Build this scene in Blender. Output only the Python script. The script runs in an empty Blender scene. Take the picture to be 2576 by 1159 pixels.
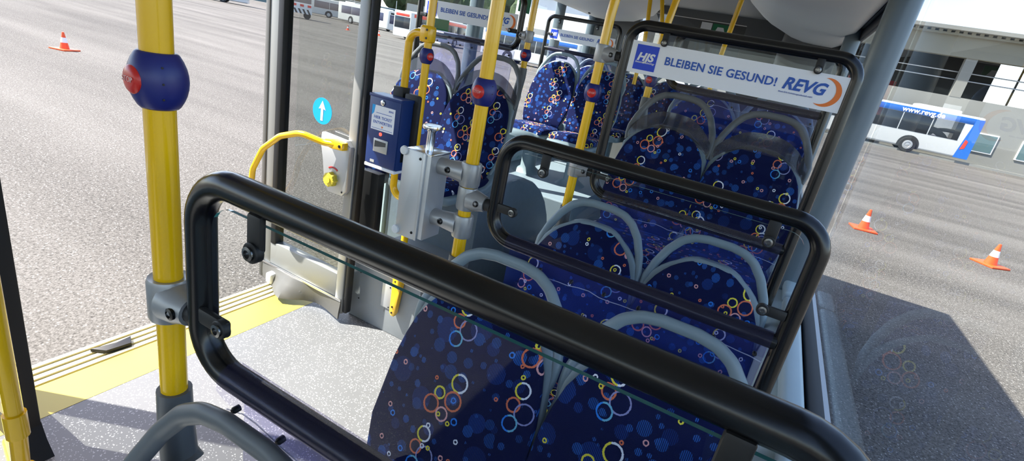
import bpy, bmesh, math, random
from mathutils import Vector, Matrix, Euler
random.seed(7)
SC = bpy.context.scene
COL = SC.collection
PI = math.pi

# ------------------------------------------------------------------ camera, world, sun, exposure
EYE = Vector((0.0, 0.0, 1.6))
# rows: world axes (X across the bus, Y towards its rear, Z up) seen in the camera frame (x right, y down, z forward)
RW = ((0.86452904, 0.31582007, -0.39095679),
      (0.46815061, -0.22307177, 0.85502865),
      (0.18282379, -0.92222376, -0.34070338))
cam_data = bpy.data.cameras.new('camera')
cam = bpy.data.objects.new('camera', cam_data)
COL.objects.link(cam)
cam.matrix_world = Matrix(((RW[0][0], -RW[0][1], -RW[0][2], EYE.x),
                           (RW[1][0], -RW[1][1], -RW[1][2], EYE.y),
                           (RW[2][0], -RW[2][1], -RW[2][2], EYE.z),
                           (0, 0, 0, 1)))
cam_data.sensor_width = 36.0
cam_data.lens = 1282.13 / 2576 * 36.0
cam_data.clip_start = 0.02
cam_data.clip_end = 600
SC.camera = cam

world = bpy.data.worlds.new('sky')
SC.world = world
world.use_nodes = True
wn = world.node_tree
sky = wn.nodes.new('ShaderNodeTexSky')
sky.sky_type = 'NISHITA'
sky.sun_disc = False
sky.sun_elevation = math.radians(54)
sky.sun_rotation = math.radians(-70)
sky.air_density = 0.8
sky.dust_density = 0.8
sky.ozone_density = 1.0
tint = wn.nodes.new('ShaderNodeMixRGB')
tint.blend_type = 'MULTIPLY'
tint.inputs[0].default_value = 1.0
tint.inputs[2].default_value = (1.0, 0.93, 0.90, 1)
wn.links.new(sky.outputs[0], tint.inputs[1])
wn.links.new(tint.outputs[0], wn.nodes['Background'].inputs[0])
wn.nodes['Background'].inputs[1].default_value = 0.24

SUN_EL = math.radians(52)
sd = Vector((0.905 * math.cos(SUN_EL), 0.425 * math.cos(SUN_EL), -math.sin(SUN_EL)))
sun_data = bpy.data.lights.new('sun', 'SUN')
sun_data.energy = 6.6
sun_data.angle = math.radians(0.6)
sun_data.color = (1.0, 0.955, 0.88)
sun = bpy.data.objects.new('sun', sun_data)
COL.objects.link(sun)
sun.location = (-8, -3, 14)
sun.rotation_euler = sd.to_track_quat('-Z', 'Y').to_euler()

SC.view_settings.view_transform = 'Standard'
SC.view_settings.look = 'None'
SC.view_settings.exposure = 1.35
SC.view_settings.gamma = 1.0
SC.view_settings.use_curve_mapping = False
SC.cycles.max_bounces = 10
SC.cycles.diffuse_bounces = 5
SC.cycles.glossy_bounces = 4
SC.cycles.transmission_bounces = 4
SC.cycles.transparent_max_bounces = 40
SC.cycles.caustics_reflective = False
SC.cycles.caustics_refractive = False

# ------------------------------------------------------------------ materials
def mat(name, col, rough=0.5, metal=0.0, spec=0.5, emit=None, noise=0.0, nscale=20.0, bump=0.0, bscale=200.0, coat=0.0):
    m = bpy.data.materials.new(name)
    m.use_nodes = True
    nt = m.node_tree
    b = nt.nodes['Principled BSDF']
    b.inputs['Base Color'].default_value = (*col, 1)
    b.inputs['Roughness'].default_value = rough
    b.inputs['Metallic'].default_value = metal
    b.inputs['Specular IOR Level'].default_value = spec
    b.inputs['Coat Weight'].default_value = coat
    if emit:
        b.inputs['Emission Color'].default_value = (*emit[0], 1)
        b.inputs['Emission Strength'].default_value = emit[1]
    tc = None
    if noise or bump:
        tc = nt.nodes.new('ShaderNodeTexCoord')
    if noise:
        n = nt.nodes.new('ShaderNodeTexNoise')
        n.inputs['Scale'].default_value = nscale
        n.inputs['Detail'].default_value = 6
        nt.links.new(tc.outputs['Object'], n.inputs['Vector'])
        mx = nt.nodes.new('ShaderNodeMixRGB')
        mx.inputs[1].default_value = (*[c * (1 - noise) for c in col], 1)
        mx.inputs[2].default_value = (*[min(1, c * (1 + noise)) for c in col], 1)
        nt.links.new(n.outputs['Fac'], mx.inputs[0])
        nt.links.new(mx.outputs[0], b.inputs['Base Color'])
    if bump:
        n2 = nt.nodes.new('ShaderNodeTexNoise')
        n2.inputs['Scale'].default_value = bscale
        n2.inputs['Detail'].default_value = 3
        nt.links.new(tc.outputs['Object'], n2.inputs['Vector'])
        bp = nt.nodes.new('ShaderNodeBump')
        bp.inputs['Strength'].default_value = bump
        bp.inputs['Distance'].default_value = 0.004
        nt.links.new(n2.outputs['Fac'], bp.inputs['Height'])
        nt.links.new(bp.outputs[0], b.inputs['Normal'])
    return m

def glassy(name, tint, refl=1.0, rough=0.0, haze=0.0, haze_col=(0.6, 0.62, 0.75), bump=0.0, bscale=12.0):
    """thin clear sheet: see-through with a tint, fresnel mirror, optional milky haze"""
    m = bpy.data.materials.new(name)
    m.use_nodes = True
    nt = m.node_tree
    for n in list(nt.nodes):
        if n.type != 'OUTPUT_MATERIAL':
            nt.nodes.remove(n)
    out = [n for n in nt.nodes if n.type == 'OUTPUT_MATERIAL'][0]
    tr = nt.nodes.new('ShaderNodeBsdfTransparent')
    tr.inputs[0].default_value = (*tint, 1)
    gl = nt.nodes.new('ShaderNodeBsdfGlossy')
    gl.inputs['Roughness'].default_value = rough
    gl.inputs['Color'].default_value = (1, 1, 1, 1)
    fr = nt.nodes.new('ShaderNodeFresnel')
    fr.inputs['IOR'].default_value = 1.45
    if bump:
        tc = nt.nodes.new('ShaderNodeTexCoord')
        nz = nt.nodes.new('ShaderNodeTexNoise')
        nz.inputs['Scale'].default_value = bscale
        nt.links.new(tc.outputs['Object'], nz.inputs['Vector'])
        bp = nt.nodes.new('ShaderNodeBump')
        bp.inputs['Strength'].default_value = bump
        bp.inputs['Distance'].default_value = 0.02
        nt.links.new(nz.outputs['Fac'], bp.inputs['Height'])
        nt.links.new(bp.outputs[0], gl.inputs['Normal'])
        nt.links.new(bp.outputs[0], fr.inputs['Normal'])
    ml = nt.nodes.new('ShaderNodeMath')
    ml.operation = 'MULTIPLY'
    ml.inputs[1].default_value = refl
    nt.links.new(fr.outputs[0], ml.inputs[0])
    # only the side where light enters the sheet mirrors (no false inner reflections)
    ge = nt.nodes.new('ShaderNodeNewGeometry')
    iv = nt.nodes.new('ShaderNodeMath')
    iv.operation = 'SUBTRACT'
    iv.inputs[0].default_value = 1.0
    nt.links.new(ge.outputs['Backfacing'], iv.inputs[1])
    m2 = nt.nodes.new('ShaderNodeMath')
    m2.operation = 'MULTIPLY'
    nt.links.new(ml.outputs[0], m2.inputs[0])
    nt.links.new(iv.outputs[0], m2.inputs[1])
    ml = m2
    base = tr.outputs[0]
    if haze:
        df = nt.nodes.new('ShaderNodeBsdfDiffuse')
        df.inputs[0].default_value = (*haze_col, 1)
        mh = nt.nodes.new('ShaderNodeMixShader')
        mh.inputs[0].default_value = haze
        nt.links.new(tr.outputs[0], mh.inputs[1])
        nt.links.new(df.outputs[0], mh.inputs[2])
        base = mh.outputs[0]
    mx = nt.nodes.new('ShaderNodeMixShader')
    nt.links.new(ml.outputs[0], mx.inputs[0])
    nt.links.new(base, mx.inputs[1])
    nt.links.new(gl.outputs[0], mx.inputs[2])
    nt.links.new(mx.outputs[0], out.inputs[0])
    return m

class NB:
    """short hand for node building"""
    def __init__(s, nt): s.nt = nt
    def math(s, op, a, b=None, c=None):
        n = s.nt.nodes.new('ShaderNodeMath'); n.operation = op
        for i, v in enumerate((a, b, c)):
            if v is None: continue
            if isinstance(v, (int, float)): n.inputs[i].default_value = v
            else: s.nt.links.new(v, n.inputs[i])
        return n.outputs[0]
    def vadd(s, a, v):
        n = s.nt.nodes.new('ShaderNodeVectorMath'); n.operation = 'ADD'
        s.nt.links.new(a, n.inputs[0])
        if isinstance(v, tuple): n.inputs[1].default_value = v
        else: s.nt.links.new(v, n.inputs[1])
        return n.outputs[0]
    def voro(s, vec, scale, rnd=1.0):
        n = s.nt.nodes.new('ShaderNodeTexVoronoi'); n.voronoi_dimensions = '2D'
        n.inputs['Scale'].default_value = scale
        n.inputs['Randomness'].default_value = rnd
        s.nt.links.new(vec, n.inputs['Vector'])
        sp = s.nt.nodes.new('ShaderNodeSeparateColor')
        s.nt.links.new(n.outputs['Color'], sp.inputs[0])
        return n, sp
    def mix(s, fac, a, b):
        n = s.nt.nodes.new('ShaderNodeMixRGB')
        for i, v in enumerate((fac, a, b)):
            if isinstance(v, tuple): n.inputs[i].default_value = (*v, 1)
            elif isinstance(v, (int, float)): n.inputs[i].default_value = v
            else: s.nt.links.new(v, n.inputs[i])
        return n.outputs[0]

def fabric_material():
    m = bpy.data.materials.new('seat_fabric')
    m.use_nodes = True
    nt = m.node_tree
    k = NB(nt)
    bs = nt.nodes['Principled BSDF']
    uv = nt.nodes.new('ShaderNodeUVMap'); uv.uv_map = 'UVMap'
    oi = nt.nodes.new('ShaderNodeObjectInfo')
    sc = nt.nodes.new('ShaderNodeVectorMath'); sc.operation = 'MULTIPLY'
    cb = nt.nodes.new('ShaderNodeCombineXYZ')
    nt.links.new(k.math('MULTIPLY', oi.outputs['Random'], 3.7), cb.inputs[0])
    nt.links.new(k.math('MULTIPLY', oi.outputs['Random'], 7.3), cb.inputs[1])
    base0 = k.vadd(uv.outputs[0], cb.outputs[0])
    wob = nt.nodes.new('ShaderNodeTexNoise'); wob.inputs['Scale'].default_value = 260
    nt.links.new(base0, wob.inputs['Vector'])
    wv = nt.nodes.new('ShaderNodeVectorMath'); wv.operation = 'MULTIPLY_ADD'
    nt.links.new(wob.outputs['Color'], wv.inputs[0]); wv.inputs[1].default_value = (0.0032, 0.0032, 0); wv.inputs[2].default_value = (-0.0016, -0.0016, 0)
    vec = k.vadd(base0, wv.outputs[0])
    sx = nt.nodes.new('ShaderNodeSeparateXYZ'); nt.links.new(base0, sx.inputs[0])
    # thin upright hatching
    hatch = k.math('GREATER_THAN', k.math('FRACT', k.math('MULTIPLY', sx.outputs[0], 262.0)), 0.5)
    n0 = nt.nodes.new('ShaderNodeTexNoise'); n0.inputs['Scale'].default_value = 9
    nt.links.new(base0, n0.inputs['Vector'])
    col = k.mix(n0.outputs['Fac'], (0.0036, 0.0056, 0.034), (0.0050, 0.0090, 0.058))
    # hatched discs in three sizes
    for scale, rmin, rmax, prob, c, off in ((11, 0.10, 0.34, 0.75, (0.014, 0.05, 0.24), (0, 0, 0)), (19, 0.08, 0.34, 0.6, (0.028, 0.13, 0.46), (3.1, 1.7, 0)), (30, 0.06, 0.28, 0.35, (0.028, 0.12, 0.42), (7.7, 5.2, 0))):
        v, sp = k.voro(k.vadd(base0, off), scale, 0.8)
        rad = k.math('MULTIPLY_ADD', sp.outputs[0], rmax - rmin, rmin)
        ins = k.math('LESS_THAN', v.outputs['Distance'], rad)
        ok = k.math('LESS_THAN', sp.outputs[1], prob)
        f = k.math('MULTIPLY', k.math('MULTIPLY', ins, ok), k.math('MULTIPLY_ADD', hatch, 0.95, 0.06))
        f = k.math('MULTIPLY', f, k.math('MULTIPLY_ADD', sp.outputs[2], 0.6, 0.4))
        col = k.mix(f, col, c)
    WHITE, YEL, ORG, PINK, BLUE, LIL, LBL = (0.80, 0.80, 0.84), (0.78, 0.66, 0.06), (0.70, 0.17, 0.08), (0.75, 0.36, 0.34), (0.03, 0.22, 0.72), (0.28, 0.28, 0.50), (0.16, 0.45, 0.60)
    def ring(off, scale, r, w, c, prob=1.0, c2=None, chan=0, rnd=0.55):
        nonlocal col
        v, sp = k.voro(k.vadd(vec, off), scale, rnd)
        d = k.math('ABSOLUTE', k.math('SUBTRACT', v.outputs['Distance'], r * scale))
        f = k.math('LESS_THAN', d, w * scale)
        if prob < 1: f = k.math('MULTIPLY', f, k.math('LESS_THAN', sp.outputs[chan], prob))
        cc = c
        if c2:
            pv = nt.nodes.new('ShaderNodeVectorMath'); pv.operation = 'SUBTRACT'
            nt.links.new(k.vadd(vec, off), pv.inputs[0]); nt.links.new(v.outputs['Position'], pv.inputs[1])
            s2 = nt.nodes.new('ShaderNodeSeparateXYZ'); nt.links.new(pv.outputs[0], s2.inputs[0])
            side = k.math('GREATER_THAN', k.math('ADD', s2.outputs[0], k.math('MULTIPLY', s2.outputs[1], 0.35)), -0.004)
            cc = k.mix(side, c, c2)
        col = k.mix(f, col, cc)
    S = 3.7
    # a falling cluster of touching rings, the same offsets round each cell point
    q = 0.93
    def cl(x, y, r, w, c, **kk): ring((x * q, y * q, 0), S, r * q, w * q, c, **kk)
    cl(0, 0, 0.0225, 0.0026, YEL, c2=WHITE)
    cl(0.002, 0.049, 0.0235, 0.0026, ORG)
    cl(0.047, 0.044, 0.0150, 0.0024, YEL)
    cl(0.062, 0.080, 0.0220, 0.0026, ORG)
    cl(0.022, 0.092, 0.0170, 0.0022, PINK)
    cl(-0.02, 0.094, 0.0080, 0.0019, BLUE)
    cl(-0.004, 0.106, 0.0048, 0.0018, YEL)
    o2 = (0.052, 0.160)
    cl(o2[0], o2[1], 0.0190, 0.0024, YEL, c2=WHITE)
    cl(o2[0] + 0.012, o2[1] + 0.040, 0.0170, 0.0024, ORG)
    cl(o2[0] - 0.022, o2[1] + 0.052, 0.0250, 0.0020, LIL)
    cl(o2[0] + 0.006, o2[1] + 0.085, 0.0190, 0.0022, BLUE, c2=LBL)
    for off, scale, r, c, prob, ch in (((1.3, 4.1, 0), 11, 0.0052, PINK, 0.34, 0), ((5.7, 2.2, 0), 12, 0.0044, YEL, 0.26, 1), ((8.3, 9.4, 0), 10, 0.0060, BLUE, 0.32, 2), ((2.9, 7.9, 0), 11, 0.0048, WHITE, 0.2, 0), ((4.4, 3.3, 0), 11, 0.0036, ORG, 0.3, 1)):
        ring(off, scale, r, 0.0016, c, prob, chan=ch, rnd=0.9)
    nt.links.new(col, bs.inputs['Base Color'])
    bs.inputs['Roughness'].default_value = 0.85
    bs.inputs['Specular IOR Level'].default_value = 0.1
    bs.inputs['Sheen Weight'].default_value = 0.05
    bs.inputs['Sheen Roughness'].default_value = 0.4
    bs.inputs['Sheen Tint'].default_value = (0.45, 0.55, 1.0, 1)
    wvn = nt.nodes.new('ShaderNodeTexNoise'); wvn.inputs['Scale'].default_value = 420
    nt.links.new(base0, wvn.inputs['Vector'])
    bp = nt.nodes.new('ShaderNodeBump'); bp.inputs['Strength'].default_value = 0.25; bp.inputs['Distance'].default_value = 0.002
    nt.links.new(wvn.outputs['Fac'], bp.inputs['Height']); nt.links.new(bp.outputs[0], bs.inputs['Normal'])
    return m

def speckle_floor(name, base, fleck):
    m = bpy.data.materials.new(name); m.use_nodes = True
    nt = m.node_tree; k = NB(nt); bs = nt.nodes['Principled BSDF']
    tc = nt.nodes.new('ShaderNodeTexCoord')
    n = nt.nodes.new('ShaderNodeTexNoise'); n.inputs['Scale'].default_value = 3; n.inputs['Detail'].default_value = 8
    nt.links.new(tc.outputs['Object'], n.inputs['Vector'])
    col = k.mix(n.outputs['Fac'], tuple(c * 0.88 for c in base), tuple(c * 1.1 for c in base))
    for scale, thr, prob in ((70, 0.20, 0.26), (150, 0.26, 0.22)):
        v, sp = k.voro(tc.outputs['Object'], scale)
        f = k.math('MULTIPLY', k.math('LESS_THAN', v.outputs['Distance'], thr), k.math('LESS_THAN', sp.outputs[0], prob))
        col = k.mix(f, col, fleck)
    nt.links.new(col, bs.inputs['Base Color'])
    bs.inputs['Roughness'].default_value = 0.45
    bs.inputs['Specular IOR Level'].default_value = 0.4
    return m

def asphalt_material():
    m = bpy.data.materials.new('asphalt'); m.use_nodes = True
    nt = m.node_tree; k = NB(nt); bs = nt.nodes['Principled BSDF']
    tc = nt.nodes.new('ShaderNodeTexCoord')
    def noise(scale, detail=4, vec=None):
        n = nt.nodes.new('ShaderNodeTexNoise'); n.inputs['Scale'].default_value = scale; n.inputs['Detail'].default_value = detail
        nt.links.new(vec or tc.outputs['Object'], n.inputs['Vector']); return n.outputs['Fac']
    mp = nt.nodes.new('ShaderNodeMapping'); nt.links.new(tc.outputs['Object'], mp.inputs[0])
    mp.inputs['Rotation'].default_value = (0, 0, 0.6); mp.inputs['Scale'].default_value = (1, 9, 1)
    big = noise(0.12, 3); streak = noise(0.09, 5, mp.outputs[0]); mid = noise(46, 4); fine = noise(95, 3)
    f = k.math('ADD', k.math('MULTIPLY', big, 0.25), k.math('ADD', k.math('MULTIPLY', streak, 0.55), k.math('ADD', k.math('MULTIPLY', mid, 0.75), k.math('MULTIPLY', fine, 0.85))))
    f = k.math('SUBTRACT', f, 0.70)
    rp = nt.nodes.new('ShaderNodeValToRGB')
    rp.color_ramp.elements[0].position = 0.25; rp.color_ramp.elements[0].color = (0.034, 0.031, 0.0275, 1)
    rp.color_ramp.elements[1].position = 0.78; rp.color_ramp.elements[1].color = (0.180, 0.167, 0.152, 1)
    e = rp.color_ramp.elements.new(0.5); e.color = (0.106, 0.097, 0.086, 1)
    nt.links.new(f, rp.inputs[0])
    v, sp = k.voro(tc.outputs['Object'], 42)
    fl = k.math('MULTIPLY', k.math('LESS_THAN', v.outputs['Distance'], 0.2), k.math('LESS_THAN', sp.outputs[0], 0.16))
    col = k.mix(fl, rp.outputs[0], (0.32, 0.305, 0.285))
    nt.links.new(col, bs.inputs['Base Color'])
    bs.inputs['Roughness'].default_value = 0.9
    bs.inputs['Specular IOR Level'].default_value = 0.2
    bp = nt.nodes.new('ShaderNodeBump'); bp.inputs['Strength'].default_value = 0.5; bp.inputs['Distance'].default_value = 0.012
    nt.links.new(k.math('ADD', mid, fine), bp.inputs['Height']); nt.links.new(bp.outputs[0], bs.inputs['Normal'])
    return m

def foliage_material():
    return mat('foliage', (0.035, 0.06, 0.02), 0.9, noise=0.7, nscale=2.0)

M = dict(
    yellow=mat('yellow_powder_coat', (0.92, 0.525, 0.003), 0.22, coat=0.4),
    yellow_paint=mat('yellow_floor_strip', (0.50, 0.40, 0.055), 0.5, noise=0.08, nscale=4),
    yellow_soft=mat('yellow_plastic', (0.75, 0.60, 0.05), 0.4),
    black=mat('black_powder_coat', (0.004, 0.004, 0.0043), 0.24),
    rubber=mat('black_rubber', (0.007, 0.007, 0.0075), 0.55),
    skirt=mat('grey_rubber_skirt', (0.13, 0.125, 0.115), 0.45),
    bolt=mat('dark_steel', (0.05, 0.05, 0.05), 0.3, 1.0),
    steel_dark=mat('bolt_steel', (0.22, 0.22, 0.22), 0.25, 1.0),
    steel=mat('polished_steel', (0.75, 0.75, 0.75), 0.18, 1.0),
    alu=mat('brushed_aluminium', (0.55, 0.56, 0.57), 0.38, 0.55),
    alu_frame=mat('grey_aluminium_frame', (0.30, 0.30, 0.285), 0.4, 0.3),
    clamp=mat('grey_cast_clamp', (0.36, 0.36, 0.36), 0.38, 0.45, noise=0.12, nscale=60),
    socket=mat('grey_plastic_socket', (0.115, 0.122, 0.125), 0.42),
    shell=mat('blue_grey_seat_plastic', (0.19, 0.245, 0.27), 0.36, noise=0.05, nscale=30),
    dark_shell=mat('charcoal_seat_plastic', (0.035, 0.038, 0.042), 0.4),
    wall=mat('pale_grey_blue_lining', (0.42, 0.52, 0.54), 0.42, noise=0.04, nscale=12),
    pillar=mat('blue_grey_pillar', (0.13, 0.168, 0.195), 0.32),
    panel=mat('grey_side_panel', (0.30, 0.32, 0.33), 0.45, noise=0.06, nscale=15),
    carpet=mat('blue_grey_wheel_box', (0.14, 0.18, 0.215), 0.6, noise=0.12, nscale=35, bump=0.3),
    ceiling=mat('ceiling_grey', (0.40, 0.41, 0.40), 0.6),
    duct=mat('pale_ceiling_duct', (0.85, 0.87, 0.84), 0.5, noise=0.03, nscale=3),
    dark_trim=mat('dark_grey_trim', (0.055, 0.058, 0.058), 0.5),
    rear_trim=mat('grey_rear_lining', (0.12, 0.122, 0.12), 0.55),
    stop_blue=mat('stop_button_blue', (0.012, 0.018, 0.15), 0.38),
    stop_red=mat('stop_button_red', (0.58, 0.02, 0.015), 0.3),
    letter=mat('raised_letters', (0.75, 0.45, 0.42), 0.5),
    fabric=fabric_material(),
    glass=glassy('window_glass', (0.95, 0.965, 0.955), 0.75),
    door_glass=glassy('door_glass', (0.72, 0.73, 0.72), 1.0),
    clear=glassy('clear_partition_glass', (0.975, 0.985, 0.98), 0.5),
    film=glassy('clear_flexible_film', (0.80, 0.80, 0.93), 1.0, 0.03, haze=0.20, haze_col=(0.07, 0.13, 0.72), bump=0.35, bscale=9),  # blue haze puts the sky's reflection into the film colour
    film_wrap=glassy('clear_film_sleeve', (0.85, 0.84, 0.93), 1.0, 0.05, haze=0.06, haze_col=(0.16, 0.16, 0.34), bump=0.2, bscale=9),
    hem=glassy('clear_hem_edge', (0.9, 0.9, 0.95), 1.0, 0.1, haze=0.45, haze_col=(0.6, 0.62, 0.75)),  # real film edge; pale haze puts its bright reflections into the colour
    smoked=glassy('smoked_headrest_plastic', (0.52, 0.52, 0.58), 0.9, 0.06, haze=0.24, haze_col=(0.12, 0.125, 0.15)),
    edge=mat('green_glass_edge', (0.02, 0.22, 0.20), 0.15),
    sign=mat('white_sign_vinyl', (0.82, 0.83, 0.86), 0.35),
    sblue=mat('sign_blue', (0.016, 0.09, 0.42), 0.4),
    logo_blue=mat('logo_blue', (0.010, 0.055, 0.56), 0.4),
    orange=mat('sign_orange', (0.80, 0.18, 0.02), 0.4),
    white=mat('white_paint', (0.80, 0.80, 0.79), 0.4),
    val_blue=mat('validator_blue', (0.008, 0.032, 0.15), 0.35),
    val_grey=mat('validator_slot_grey', (0.50, 0.50, 0.48), 0.4, 0.4),
    led=mat('red_led', (0.8, 0.02, 0.02), 0.3, emit=((1.0, 0.05, 0.03), 1.6)),
    cyan=mat('arrow_sticker_blue', (0.0, 0.36, 0.80), 0.4),
    floor=speckle_floor('speckled_grey_floor', (0.145, 0.147, 0.151), (0.42, 0.42, 0.42)),
    floor_dark=mat('blue_grey_floor', (0.17, 0.215, 0.25), 0.5, noise=0.08, nscale=25),
    asphalt=asphalt_material(),
    concrete=mat('concrete', (0.25, 0.235, 0.185), 0.85, noise=0.12, nscale=0.6),
    concrete_light=mat('light_concrete', (0.25, 0.245, 0.22), 0.85, noise=0.08, nscale=0.8),
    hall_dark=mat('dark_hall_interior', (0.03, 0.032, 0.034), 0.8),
    bus_white=mat('bus_white', (0.62, 0.62, 0.60), 0.3, coat=0.3),
    bus_blue=mat('bus_blue', (0.015, 0.14, 0.52), 0.3),
    bus_red=mat('bus_red', (0.75, 0.05, 0.03), 0.3),
    bus_window=mat('dark_bus_window', (0.02, 0.026, 0.035), 0.12),
    bus_dark=mat('dark_blue_bus', (0.03, 0.035, 0.09), 0.3),
    tyre=mat('tyre_rubber', (0.02, 0.02, 0.02), 0.7),
    rim=mat('wheel_rim', (0.45, 0.45, 0.45), 0.4, 0.5),
    cone=mat('cone_orange', (0.88, 0.09, 0.012), 0.45),
    cone_white=mat('cone_white', (0.85, 0.85, 0.85), 0.4),
    green=mat('exit_sign_green', (0.01, 0.16, 0.06), 0.5),
    foliage=foliage_material(),
    bark=mat('bark', (0.06, 0.045, 0.03), 0.9),
    redtag=mat('red_tag', (0.5, 0.02, 0.015), 0.4),
    win_blind=mat('building_window', (0.10, 0.17, 0.18), 0.12),
)

# ------------------------------------------------------------------ object helpers
def tag(o, label=None, cat=None, group=None, kind=None):
    if label: o['label'] = label
    if cat: o['category'] = cat
    if group: o['group'] = group
    if kind: o['kind'] = kind
    return o

def empty(name, loc=(0, 0, 0), rz=0.0, parent=None):
    o = bpy.data.objects.new(name, None)
    COL.objects.link(o)
    o.location = loc
    o.rotation_euler = (0, 0, rz)
    o.empty_display_size = 0.05
    if parent: o.parent = parent
    return o

def obj(name, bm, m, parent=None, loc=None, sharp=38, smooth=True):
    me = bpy.data.meshes.new(name)
    bmesh.ops.recalc_face_normals(bm, faces=bm.faces[:])
    bm.to_mesh(me)
    bm.free()
    ms = m if isinstance(m, (list, tuple)) else [m]
    for x in ms: me.materials.append(x)
    if smooth:
        me.shade_smooth()
        me.set_sharp_from_angle(angle=math.radians(sharp))
    o = bpy.data.objects.new(name, me)
    COL.objects.link(o)
    if parent: o.parent = parent
    if loc: o.location = loc
    return o

def shift(bm, v):
    bmesh.ops.translate(bm, vec=Vector(v), verts=bm.verts[:])
    return bm

def xf(bm, mtx):
    bmesh.ops.transform(bm, matrix=mtx, verts=bm.verts[:])
    return bm

def join(bm, other):
    me = bpy.data.meshes.new('tmp')
    other.to_mesh(me); other.free()
    bm.from_mesh(me)
    bpy.data.meshes.remove(me)
    return bm

def box(x0, x1, y0, y1, z0, z1, bev=0.0, seg=2):
    bm = bmesh.new()
    bmesh.ops.create_cube(bm, size=1.0)
    bmesh.ops.scale(bm, vec=(abs(x1 - x0), abs(y1 - y0), abs(z1 - z0)), verts=bm.verts[:])
    bmesh.ops.translate(bm, vec=((x0 + x1) / 2, (y0 + y1) / 2, (z0 + z1) / 2), verts=bm.verts[:])
    if bev:
        bmesh.ops.bevel(bm, geom=bm.edges[:], offset=bev, segments=seg, profile=0.5, affect='EDGES')
    return bm

def fillet(pts, r, n=6, closed=False):
    pts = [Vector(p) for p in pts]
    out = []
    N = len(pts)
    for i, p in enumerate(pts):
        if not closed and i in (0, N - 1):
            out.append(p); continue
        a = pts[i - 1]; b = pts[(i + 1) % N]
        rr = r[i] if isinstance(r, (list, tuple)) else r
        d1 = (a - p); d2 = (b - p)
        if rr <= 0 or d1.length < 1e-6 or d2.length < 1e-6:
            out.append(p); continue
        ang = d1.angle(d2)
        t = min(rr / math.tan(ang / 2), d1.length * 0.49, d2.length * 0.49)
        p1 = p + d1.normalized() * t; p2 = p + d2.normalized() * t
        for j in range(n + 1):
            s = j / n
            # rational blend close to a circular arc
            w = math.sin(ang / 2)
            b0, b1, b2 = (1 - s) ** 2, 2 * s * (1 - s) * w, s * s
            out.append((p1 * b0 + p * b1 + p2 * b2) / (b0 + b1 + b2))
    return out

def tube(pts, r, seg=14, closed=False, rb=None, ref=None, caps=True, radii=None):
    """sweep a circle (or an ellipse r x rb, r along ref) along a path"""
    pts = [Vector(p) for p in pts]
    bm = bmesh.new()
    N = len(pts)
    rings = []
    nrm = Vector(ref) if ref else None
    for i, p in enumerate(pts):
        if closed: t = pts[(i + 1) % N] - pts[i - 1]
        else: t = pts[min(i + 1, N - 1)] - pts[max(i - 1, 0)]
        t.normalize()
        if nrm is None:
            nrm = t.orthogonal()
        n = (nrm - t * nrm.dot(t))
        if n.length < 1e-6: n = t.orthogonal()
        n.normalize()
        if not ref: nrm = n
        b = t.cross(n)
        f = radii[i] if radii else 1.0
        ra, rbb = r * f, (rb or r) * f
        rings.append([bm.verts.new(p + n * ra * math.cos(2 * PI * j / seg) + b * rbb * math.sin(2 * PI * j / seg)) for j in range(seg)])
    for i in range(N if closed else N - 1):
        a, b2 = rings[i], rings[(i + 1) % N]
        for j in range(seg):
            bm.faces.new((a[j], a[(j + 1) % seg], b2[(j + 1) % seg], b2[j]))
    if caps and not closed:
        bm.faces.new(rings[0][::-1]); bm.faces.new(rings[-1])
    return bm

def loft(rings, cap=True, closed_rings=True):
    bm = bmesh.new()
    vr = [[bm.verts.new(p) for p in r] for r in rings]
    n = len(vr[0])
    for a, b in zip(vr[:-1], vr[1:]):
        for j in range(n if closed_rings else n - 1):
            bm.faces.new((a[j], a[(j + 1) % n], b[(j + 1) % n], b[j]))
    if cap:
        bm.faces.new(vr[0][::-1]); bm.faces.new(vr[-1])
    return bm

def lathe(profile, seg=24, axis=(0, 0, 1), loc=(0, 0, 0)):
    bm = bmesh.new()
    rings = []
    for r, z in profile:
        if r < 1e-6: rings.append([bm.verts.new((0, 0, z))])
        else: rings.append([bm.verts.new((r * math.cos(2 * PI * j / seg), r * math.sin(2 * PI * j / seg), z)) for j in range(seg)])
    for a, b in zip(rings[:-1], rings[1:]):
        for j in range(seg):
            if len(a) == 1 and len(b) == 1: continue
            if len(a) == 1: bm.faces.new((a[0], b[(j + 1) % seg], b[j]))
            elif len(b) == 1: bm.faces.new((a[j], a[(j + 1) % seg], b[0]))
            else: bm.faces.new((a[j], a[(j + 1) % seg], b[(j + 1) % seg], b[j]))
    if len(rings[0]) > 1: bm.faces.new(rings[0][::-1])
    if len(rings[-1]) > 1: bm.faces.new(rings[-1])
    q = Vector((0, 0, 1)).rotation_difference(Vector(axis))
    xf(bm, Matrix.Translation(Vector(loc)) @ q.to_matrix().to_4x4())
    return bm

def prism(outline, d0, d1, plane='XZ', bev=0.0):
    """extrude a 2-D outline; plane XZ extrudes along Y, YZ along X, XY along Z"""
    bm = bmesh.new()
    def P(a, b, d):
        return {'XZ': (a, d, b), 'YZ': (d, a, b), 'XY': (a, b, d)}[plane]
    v0 = [bm.verts.new(P(a, b, d0)) for a, b in outline]
    v1 = [bm.verts.new(P(a, b, d1)) for a, b in outline]
    n = len(v0)
    f0 = bm.faces.new(v0[::-1]); f1 = bm.faces.new(v1)
    for i in range(n):
        bm.faces.new((v0[i], v0[(i + 1) % n], v1[(i + 1) % n], v1[i]))
    if bev:
        es = list({e for f in (f0, f1) for e in f.edges})
        bmesh.ops.bevel(bm, geom=es, offset=bev, segments=2, profile=0.5, affect='EDGES')
    return bm

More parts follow.
